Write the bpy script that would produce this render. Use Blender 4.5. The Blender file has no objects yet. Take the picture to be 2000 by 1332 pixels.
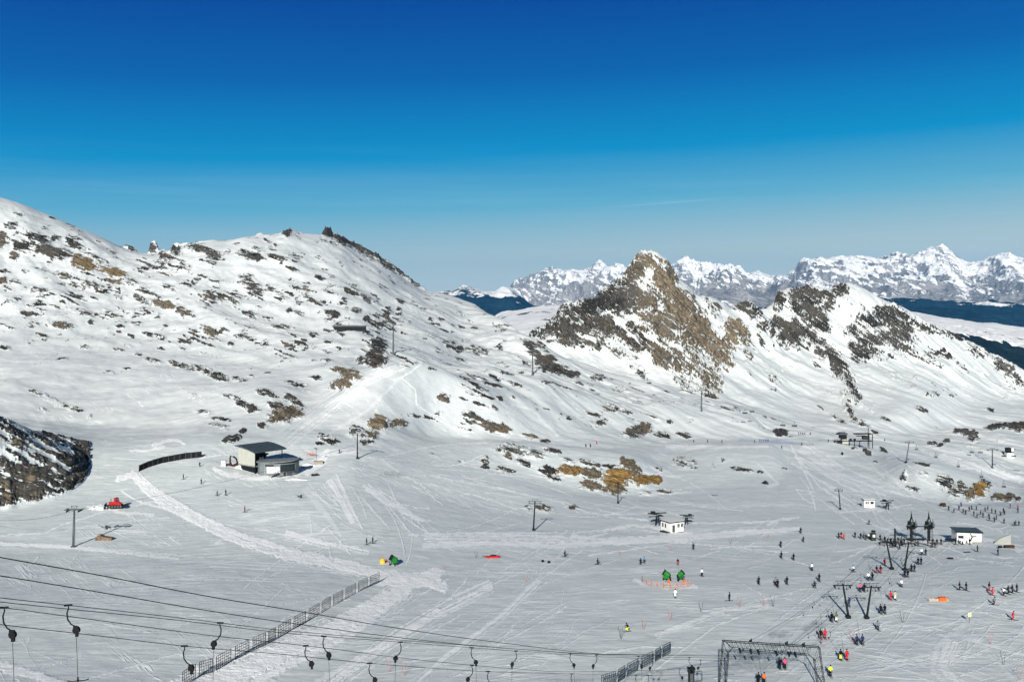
import bpy, bmesh, math, random
import numpy as np
from mathutils import Vector, Matrix
random.seed(7); rng = np.random.default_rng(7)
R = math.radians
C = bpy.context.scene.collection
scene = bpy.context.scene
# ---------------------------------------------------------------- camera
F = 2000.0; HX = 1000.0; HY = 600.0          # focal length and horizon of the photo in its own pixels (2000x1332)
CZ = 100.0                                   # camera height above datum
cam_d = bpy.data.cameras.new('camera'); cam = bpy.data.objects.new('camera', cam_d); C.objects.link(cam)
cam.location = (0, 0, CZ); cam.rotation_euler = (R(90), 0, 0)
cam_d.sensor_width = 36; cam_d.lens = 36 * F / 2000; cam_d.shift_y = -(666 - HY) / 2000
cam_d.clip_start = 0.5; cam_d.clip_end = 90000
scene.camera = cam
# ---------------------------------------------------------------- light
SUN_EL, SUN_AZ = 21.5, 9.8                   # sun behind the camera, shadows run ahead and towards 9.8 deg right of the view axis
w = bpy.data.worlds.new('World'); scene.world = w; w.use_nodes = True
nt = w.node_tree; nt.nodes.clear()
def N(nt, t, **kw):
    n = nt.nodes.new(t)
    for k, v in kw.items():
        if k == 'ins':
            for i, x in v.items(): n.inputs[i].default_value = x
        else: setattr(n, k, v)
    return n
sky = N(nt, 'ShaderNodeTexSky'); sky.sky_type = 'NISHITA'; sky.sun_disc = False
sky.sun_elevation = R(SUN_EL); sky.sun_rotation = R(180 + SUN_AZ); sky.altitude = 2500; sky.air_density = 1.0; sky.dust_density = 0.2
tc = N(nt, 'ShaderNodeTexCoord'); sx = N(nt, 'ShaderNodeSeparateXYZ'); nt.links.new(tc.outputs['Generated'], sx.inputs[0])
ramp = N(nt, 'ShaderNodeValToRGB')
els = [(0.0, (0.43, 0.53, 0.52)), (0.02, (0.45, 0.545, 0.54)), (0.05, (0.385, 0.50, 0.50)), (0.0995, (0.10, 0.345, 0.485)), (0.148, (0.0, 0.215, 0.445)), (0.22, (0.0, 0.088, 0.315)), (0.284, (0.0, 0.046, 0.25)),
       (0.36, (0.0, 0.030, 0.13)), (0.6, (0.01, 0.024, 0.05)), (1, (0.01, 0.02, 0.04))]
cr = ramp.color_ramp
while len(cr.elements) < len(els): cr.elements.new(0.5)
for e, (p, c) in zip(cr.elements, els): e.position = p; e.color = (*c, 1)
# slight left/right change and faint cirrus veil low in the sky
mp = N(nt, 'ShaderNodeMapping'); mp.inputs['Scale'].default_value = (1.2, 1.2, 26); mp.inputs['Rotation'].default_value = (0, R(-3.5), 0)
nt.links.new(tc.outputs['Generated'], mp.inputs[0])
cn = N(nt, 'ShaderNodeTexNoise', ins={'Scale': 2.2, 'Detail': 6, 'Roughness': 0.55}); nt.links.new(mp.outputs[0], cn.inputs[0])
cmr = N(nt, 'ShaderNodeMapRange', ins={1: 0.45, 2: 0.8, 3: 0.0, 4: 0.16}); nt.links.new(cn.outputs[0], cmr.inputs[0])
lo = N(nt, 'ShaderNodeMapRange', ins={1: 0.16, 2: 0.06, 3: 0.0, 4: 1.0}); nt.links.new(sx.outputs[2], lo.inputs[0])
cm = N(nt, 'ShaderNodeMath', operation='MULTIPLY'); nt.links.new(cmr.outputs[0], cm.inputs[0]); nt.links.new(lo.outputs[0], cm.inputs[1])
xs = N(nt, 'ShaderNodeMath', operation='MULTIPLY_ADD', ins={1: -0.035, 2: 0.0}); nt.links.new(sx.outputs[0], xs.inputs[0])
za = N(nt, 'ShaderNodeMath', operation='ADD'); nt.links.new(sx.outputs[2], za.inputs[0]); nt.links.new(xs.outputs[0], za.inputs[1])
nt.links.new(za.outputs[0], ramp.inputs[0])
mixc = N(nt, 'ShaderNodeMixRGB', ins={2: (0.55, 0.66, 0.74, 1)})
def wm(op, a_, b_=None):
    n = nt.nodes.new('ShaderNodeMath'); n.operation = op
    for i, v in enumerate((a_, b_)):
        if v is None: continue
        if isinstance(v, (int, float)): n.inputs[i].default_value = v
        else: nt.links.new(v, n.inputs[i])
    return n.outputs[0]
# one thin high streak of cloud
ln = wm('SUBTRACT', sx.outputs[2], wm('ADD', 0.0905, wm('MULTIPLY', sx.outputs[0], 0.065)))
stk = wm('MULTIPLY', wm('MAXIMUM', wm('SUBTRACT', 1.0, wm('DIVIDE', wm('ABSOLUTE', ln), 0.0016)), 0.0), wm('MAXIMUM', wm('SUBTRACT', 1.0, wm('DIVIDE', wm('ABSOLUTE', wm('SUBTRACT', sx.outputs[0], 0.15)), 0.075)), 0.0))
nt.links.new(wm('ADD', cm.outputs[0], wm('MULTIPLY', stk, 0.16)), mixc.inputs[0]); nt.links.new(ramp.outputs[0], mixc.inputs[1])
# the physical sky keeps a share, the deep polarised blue of the high mountain air is the rest
sm = N(nt, 'ShaderNodeMixRGB', blend_type='MULTIPLY', ins={0: 1.0, 2: (0.1, 0.1, 0.1, 1)}); nt.links.new(sky.outputs[0], sm.inputs[1])
mx = N(nt, 'ShaderNodeMixRGB', ins={0: 0.995}); nt.links.new(sm.outputs[0], mx.inputs[1]); nt.links.new(mixc.outputs[0], mx.inputs[2])
bg = N(nt, 'ShaderNodeBackground', ins={'Strength': 1.0}); nt.links.new(mx.outputs[0], bg.inputs[0])
wo = N(nt, 'ShaderNodeOutputWorld'); nt.links.new(bg.outputs[0], wo.inputs[0])
sd = bpy.data.lights.new('sun', 'SUN'); so = bpy.data.objects.new('sun', sd); C.objects.link(so)
sd.energy = 5.0; sd.angle = R(0.5); sd.color = (1.0, 0.965, 0.90)
tr = Vector((math.sin(R(SUN_AZ)) * math.cos(R(SUN_EL)), math.cos(R(SUN_AZ)) * math.cos(R(SUN_EL)), -math.sin(R(SUN_EL))))
so.rotation_euler = tr.to_track_quat('-Z', 'Y').to_euler(); so.location = (0, -50, 300)
vs = scene.view_settings; vs.view_transform = 'Standard'; vs.look = 'None'; vs.exposure = 0.42; vs.gamma = 1
scene.cycles.max_bounces = 6; scene.cycles.volume_bounces = 0; scene.cycles.use_denoising = True
def unproj(px, py, d): return Vector((d * (px - HX) / F, d, CZ - d * (py - HY) / F))
# ---------------------------------------------------------------- numpy noise
_P = rng.permutation(4096).astype(np.int64); _P = np.concatenate([_P, _P])
_G = rng.uniform(0, 2 * np.pi, 4096); _GX = np.cos(_G).astype(np.float32); _GY = np.sin(_G).astype(np.float32)
def perlin(x, y, seed=0):
    xi = np.floor(x).astype(np.int64); yi = np.floor(y).astype(np.int64)
    xf = (x - xi).astype(np.float32); yf = (y - yi).astype(np.float32)
    u = xf * xf * xf * (xf * (xf * 6 - 15) + 10); v = yf * yf * yf * (yf * (yf * 6 - 15) + 10)
    def g(ix, iy, fx, fy):
        h = _P[(_P[(ix + seed * 131) & 4095] + iy) & 4095]
        return _GX[h] * fx + _GY[h] * fy
    a = g(xi, yi, xf, yf); b = g(xi + 1, yi, xf - 1, yf); c = g(xi, yi + 1, xf, yf - 1); d = g(xi + 1, yi + 1, xf - 1, yf - 1)
    return 1.5 * ((a + u * (b - a)) * (1 - v) + (c + u * (d - c)) * v)
def fbm(x, y, oct=4, seed=0, gain=0.5, lac=2.03):
    s = 0; a = 1
    for i in range(oct):
        s = s + a * perlin(x, y, seed + i * 7); x = x * lac + 13.7; y = y * lac - 7.1; a *= gain
    return s
def ridged(x, y, oct=4, seed=0, gain=0.5):
    s = 0; a = 1
    for i in range(oct):
        s = s + a * (1 - 2 * np.abs(perlin(x, y, seed + i * 5))); x = x * 2.07 + 3.7; y = y * 2.07 - 9.1; a *= gain
    return s
def sstep(a, b, x):
    t = np.clip((x - a) / (b - a), 0, 1); return t * t * (3 - 2 * t)
def pchip(xk, yk, x):
    xk = np.asarray(xk, float); yk = np.asarray(yk, float)
    h = np.diff(xk); d = np.diff(yk) / h; m = np.zeros_like(yk)
    for i in range(1, len(xk) - 1):
        if d[i - 1] * d[i] > 0:
            w1 = 2 * h[i] + h[i - 1]; w2 = h[i] + 2 * h[i - 1]; m[i] = (w1 + w2) / (w1 / d[i - 1] + w2 / d[i])
    m[0] = d[0]; m[-1] = d[-1]
    x = np.clip(x, xk[0], xk[-1]); k = np.clip(np.searchsorted(xk, x) - 1, 0, len(h) - 1)
    t = (x - xk[k]) / h[k]
    return ((1 + 2 * t) * (1 - t) ** 2 * yk[k] + t * (1 - t) ** 2 * h[k] * m[k] + t * t * (3 - 2 * t) * yk[k + 1] + t * t * (t - 1) * h[k] * m[k + 1])
def col_pchip(D, Z, s):
    """D, Z: (lines, cols); s: (rows) in 0..lines-1 -> D, Z (rows, cols) by a monotone cubic along each column"""
    h = np.diff(D, axis=0); d = np.diff(Z, axis=0) / h; m = np.zeros_like(Z)
    w1 = 2 * h[1:] + h[:-1]; w2 = h[1:] + 2 * h[:-1]
    ok = d[:-1] * d[1:] > 0
    with np.errstate(divide='ignore', invalid='ignore'):
        mm = (w1 + w2) / (w1 / d[:-1] + w2 / d[1:])
    m[1:-1] = np.where(ok, mm, 0); m[0] = d[0]; m[-1] = d[-1]
    k = np.clip(s.astype(int), 0, len(h) - 1); t = (s - k)[:, None]
    DD = D[k] + t * h[k]
    ZZ = ((1 + 2 * t) * (1 - t) ** 2 * Z[k] + t * (1 - t) ** 2 * h[k] * m[k] + t * t * (3 - 2 * t) * Z[k + 1] + t * t * (t - 1) * h[k] * m[k + 1])
    return DD, ZZ
def make_grid(lines, cols, step):
    D = []; Y = []
    for L in lines:
        a = np.array(sorted(L), float)
        Y.append(pchip(a[:, 0], a[:, 1], cols)); D.append(pchip(a[:, 0], a[:, 2], cols))
    D = np.array(D); Y = np.array(Y)
    for i in range(1, len(D)): D[i] = np.maximum(D[i], D[i - 1] + 4)
    Z = CZ - D * (Y - HY) / F
    inv = (cols > -40) & (cols < 2040)
    s = []; starts = []
    for i in range(len(D) - 1):
        vis = np.clip((Y[i] - Y[i + 1])[inv], 0, None).max()
        n = int(max(6, vis / step, np.median(D[i + 1] - D[i]) / (step * 12)))
        starts.append(len(s)); s += list(i + np.arange(n) / n)
    s.append(len(D) - 1.0); starts.append(len(s) - 1)
    DD, ZZ = col_pchip(D, Z, np.array(s))
    return DD, ZZ, starts
def grid_mesh(name, X, Y, Z, mat, attrs, smooth=True):
    r, c = X.shape
    me = bpy.data.meshes.new(name)
    me.vertices.add(r * c)
    co = np.empty((r * c, 3), np.float32); co[:, 0] = X.ravel(); co[:, 1] = Y.ravel(); co[:, 2] = Z.ravel()
    me.vertices.foreach_set('co', co.ravel())
    i = np.arange(r * c, dtype=np.int32).reshape(r, c)
    q = np.stack([i[:-1, :-1], i[:-1, 1:], i[1:, 1:], i[1:, :-1]], -1).reshape(-1, 4)
    me.loops.add(q.size); me.loops.foreach_set('vertex_index', q.ravel())
    me.polygons.add(len(q)); me.polygons.foreach_set('loop_start', np.arange(0, q.size, 4, dtype=np.int32)); me.polygons.foreach_set('loop_total', np.full(len(q), 4, np.int32))
    me.polygons.foreach_set('use_smooth', np.full(len(q), smooth))
    me.update(calc_edges=True)
    for k, v in attrs.items():
        a = me.attributes.new(k, 'FLOAT', 'POINT'); a.data.foreach_set('value', np.ascontiguousarray(v, np.float32).ravel())
    me.materials.append(mat)
    o = bpy.data.objects.new(name, me); C.objects.link(o); o['kind'] = 'structure'
    return o
# ---------------------------------------------------------------- near terrain: feature lines (photo x, photo y, distance)
LN = [
 [(-900,2933,30),(2900,2933,30)],
 [(-900,1590,92),(0,1600,95),(1000,1640,100),(2900,1640,100)],
 [(-900,1330,150),(0,1332,145),(500,1332,150),(1000,1332,152),(1400,1345,150),(2900,1345,148)],
 [(-900,1180,190),(0,1190,190),(500,1180,195),(1000,1175,205),(1500,1175,205),(2000,1165,205),(2900,1165,205)],
 [(-900,1060,255),(0,1068,260),(300,1060,262),(700,1065,262),(1000,1060,280),(1500,1060,285),(2000,1050,300),(2900,1050,300)],
 [(-900,985,305),(0,1000,300),(250,975,315),(600,975,310),(800,980,330),(1000,990,355),(1300,985,370),(1500,985,375),(2000,990,385),(2900,990,390)],
 [(-900,905,345),(0,930,345),(200,920,350),(400,900,360),(500,918,355),(600,915,360),(700,890,378),(850,905,402),(950,925,405),(1050,945,408),(1150,962,402),(1250,965,408),(1300,960,420),(1400,945,440),(1500,932,455),(1600,932,462),(1700,950,445),(1800,968,430),(1900,980,425),(2000,980,425),(2900,980,430)],
 [(-900,840,385),(0,862,385),(200,868,388),(400,860,392),(550,845,412),(700,868,402),(800,872,425),(870,868,452),(950,865,460),(1050,872,462),(1150,884,460),(1230,898,458),(1290,915,470),(1320,905,500),(1400,878,530),(1500,872,540),(1545,905,520),(1620,905,530),(1700,905,530),(1760,900,500),(1800,905,480),(1850,918,478),(1900,938,470),(1950,958,460),(2000,972,455),(2900,980,470)],
 [(-900,790,450),(0,824,450),(200,842,456),(300,842,450),(400,836,446),(550,810,452),(700,815,452),(800,842,465),(850,852,482),(900,857,492),(1000,861,505),(1100,868,515),(1200,873,530),(1300,868,570),(1400,866,585),(1500,864,600),(1600,864,610),(1700,880,600),(1800,905,570),(1900,930,560),(2000,955,560),(2900,960,580)],
 [(-900,710,580),(0,720,580),(200,730,585),(400,752,545),(550,770,498),(600,775,502),(700,730,512),(760,706,522),(830,709,540),(870,722,545),(900,738,545),(950,765,545),(1000,795,548),(1100,835,562),(1200,850,578),(1300,856,615),(1400,858,630),(1500,858,640),(1600,860,660),(1700,866,680),(1800,880,700),(1850,892,700),(1900,905,700),(2000,935,700),(2900,940,720)],
 [(-900,640,690),(0,650,690),(200,668,685),(400,700,645),(600,722,575),(700,722,555),(760,725,552),(830,740,570),(880,732,600),(950,726,630),(1000,736,645),(1060,738,650),(1100,750,655),(1200,778,670),(1300,788,695),(1400,803,715),(1470,815,722),(1500,836,715),(1560,840,720),(1700,860,740),(1800,868,760),(1900,872,800),(2000,880,820),(2900,890,860)],
 [(-900,540,810),(0,560,800),(200,580,800),(400,615,765),(600,652,720),(700,668,670),(760,690,655),(800,700,650),(900,712,700),(1000,722,725),(1060,730,730),(1130,745,735),(1250,772,745),(1400,795,765),(1500,818,765),(1600,842,765),(1700,850,790),(1800,850,850),(1900,848,900),(2000,842,930),(2900,830,950)],
 [(-900,60,1050),(-300,285,1050),(-100,352,1050),(0,387,1050),(50,404,1052),(100,425,1054),(150,446,1056),(200,466,1059),(235,482,1060),(260,490,1052),(290,495,1043),(330,490,1031),(360,480,1022),(400,474,1010),(450,470,1038),(480,463,1055),(520,460,1078),(560,458,1100),(590,459,1132),(630,463,1175),(660,472,1207),(700,492,1250),(760,524,1255),(800,552,1258),(832,569,1260),(860,573,1235),(900,585,1200),(950,608,1050),(1000,636,920),(1030,654,870),(1060,676,835),(1100,702,810),(1180,735,805),(1280,757,805),(1400,785,805),(1500,812,800),(1600,838,800),(1700,843,820),(1800,842,900),(1900,838,980),(2000,830,1000),(2900,810,1000)],
 [(-900,900,1300),(0,860,1300),(700,800,1450),(900,740,1400),(950,720,1200),(1000,700,1000),(1060,690,920),(1100,706,900),(1180,728,890),(1280,752,880),(1400,782,860),(1500,806,850),(1600,825,850),(1700,815,900),(1800,790,1000),(1900,800,1080),(2000,800,1100),(2900,800,1100)],
 [(-900,950,1450),(0,950,1450),(700,900,1600),(900,860,1550),(950,800,1300),(1000,690,1040),(1040,665,985),(1100,645,970),(1150,640,980),(1200,635,985),(1270,615,985),(1300,625,990),(1350,655,1000),(1400,690,1010),(1450,690,1040),(1500,690,1080),(1560,690,1120),(1600,700,1120),(1700,700,1150),(1800,705,1220),(1900,735,1250),(2000,770,1280),(2900,790,1300)],
 [(-900,980,1600),(0,980,1600),(700,950,1750),(900,900,1650),(985,720,1100),(1020,672,1050),(1040,650,1045),(1070,640,1045),(1085,618,1050),(1100,604,1050),(1115,598,1050),(1130,590,1050),(1150,592,1055),(1165,585,1060),(1172,568,1065),(1200,556,1075),(1215,540,1080),(1230,528,1090),(1240,512,1095),(1252,502,1100),(1268,497,1100),(1285,498,1100),(1300,508,1100),(1308,522,1100),(1318,535,1105),(1333,548,1110),(1350,560,1115),(1360,572,1120),(1385,578,1130),(1410,590,1140),(1430,604,1150),(1450,598,1170),(1462,592,1180),(1490,603,1200),(1512,594,1250),(1520,575,1280),(1535,566,1300),(1570,562,1310),(1600,563,1315),(1640,560,1320),(1655,553,1320),(1675,560,1325),(1700,572,1330),(1730,588,1340),(1760,600,1350),(1790,618,1360),(1830,642,1370),(1870,660,1380),(1910,678,1390),(1950,697,1400),(2000,724,1400),(2060,760,1400),(2900,900,1400)],
 [(-900,1100,2100),(900,1000,1900),(2900,1000,2100)],
]
COLS = np.concatenate([np.arange(-880, -60, 16.), np.arange(-60, 2060, 1.7), np.arange(2060, 2880, 16.)])
GD, GZ, ST = make_grid(LN, COLS, 1.7)
GP = np.broadcast_to(COLS[None], GD.shape)
def pyof(): return HY + (CZ - GZ) * F / GD
def vismask(py):
    run = np.minimum.accumulate(py, axis=0); prev = np.vstack([np.full((1, py.shape[1]), 1e9), run[:-1]])
    return py < prev + 1.5
rowf = np.zeros(len(GD));
for i in range(len(ST) - 1): rowf[ST[i]:ST[i + 1] + 1] = np.linspace(i, i + 1, ST[i + 1] - ST[i] + 1)
RF = rowf[:, None]
# --- the rock nose in the left foreground, with a steep right side
py0 = pyof()
nose_top = pchip([-900,-60,0,40,80,120,150,172,180,190,2900],[700,795,822,836,858,876,895,912,935,965,1010],COLS)
nose_D = 346.0
nx = GP + 5 * fbm(GP / 25, GD / 9, 3, 201); Df = pchip([-900,-60,0,60,100,140,175,190,2900],[285,292,299,306,311,321,338,345,345],COLS)[None] + 1.2 * fbm(GP / 40, GD / 30, 2, 203)
prof = sstep(0, 26, GD - Df) * 0.6 + sstep(8, 48, GD - Df) * 0.4
foot = 1 - sstep(-20, 8, nx - 172)
foot = foot * (1 - sstep(352, 420, GD))
right_edge = 172.0
znose = CZ - nose_D * (nose_top[None] - HY) / F
GZ = np.where(GP < 260, GZ + np.maximum(0, znose - GZ) * prof * foot, GZ)
# --- crags standing on the crest of the left mountain
CRAG = [(250,8,9,6),(262,6,6,5),(298,21,7,9),(306,12,5,7),(318,5,5,6),(343,11,8,8),(360,6,10,8),(385,4,14,8),(412,4,16,8),(508,6,8,8),(560,7,9,9),(572,9,8,9),(585,4,8,9),
        (634,12,6,8),(641,15,7,9),(650,11,8,9),(664,12,10,9),(680,12,10,9),(697,13,10,9),(713,13,10,9),(730,13,10,9),(746,12,10,9),(762,12,9,9),(777,10,8,9),(790,10,8,9),(803,9,7,9),(816,8,7,9),(828,6,6,8)]
cx_ = np.searchsorted(COLS, [200, 860])
for px_, up_, w_, dd_ in CRAG:
    c0, c1 = np.searchsorted(COLS, [px_ - 3 * w_, px_ + 3 * w_]); kk = (RF[:, 0] > 11) & (RF[:, 0] < 13); r0, r1 = np.where(kk)[0][[0, -1]]
    dl = pchip([0,900,2900],[0,0,0],COLS[c0:c1])[None]; DC = GD[ST[12]][c0:c1][None]
    e = np.abs((GP[r0:r1, c0:c1] - px_) / w_) ** 3 + np.abs((GD[r0:r1, c0:c1] - DC - 1) / dd_) ** 3
    GZ[r0:r1, c0:c1] += (up_ * DC / F) * np.exp(-e) * (1 + 0.25 * perlin(GP[r0:r1, c0:c1] / 3.0, GD[r0:r1, c0:c1] / 3.0, 2))
# --- soft snow forms
X0 = GD * (GP - HX) / F
along = X0 * 0.66 - GD * 0.75; across = X0 * 0.75 + GD * 0.66
mtn = sstep(9.0, 11.5, RF) * (1 - sstep(1450, 1600, GP))          # the long left mountain
flat = 1 - sstep(5, 7.5, RF)
GZ = GZ + mtn * (1 - 0.75 * np.exp(-((RF - 12) / 0.35) ** 2)) * (3.6 * fbm(along / 260, across / 60, 3, 3) + 0.7 * (ridged(along / 150, across / 30, 3, 4) - 0.5) + 1.2 * fbm(X0 / 24, GD / 26, 4, 5))
GZ = GZ + sstep(5.5, 8, RF) * (1 - 0.9 * np.exp(-((RF - 12) / 0.3) ** 2) - 0.9 * np.exp(-((RF - 15) / 0.3) ** 2)) * 1.2 * fbm(X0 / 35, GD / 45, 4, 9)
rgt = sstep(12.9, 13.8, RF) * sstep(1420, 1500, GP) + 0.6 * sstep(8.5, 10, RF) * (1 - sstep(12.5, 13, RF)) * sstep(850, 1000, GP)
al2 = X0 * 0.62 - GD * 0.78; ac2 = X0 * 0.78 + GD * 0.62
GZ = GZ + rgt * (1 - 0.8 * np.exp(-((RF - 15) / 0.3) ** 2)) * (5.5 * fbm(al2 / 300, ac2 / 46, 4, 7))
GZ = GZ + 0.30 * fbm(X0 / 60, GD / 40, 3, 15) * (1 - sstep(8, 10, RF)) + 0.05 * fbm(X0 / 3.5, GD / 5, 3, 17) * (1 - sstep(8, 10, RF))
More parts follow.
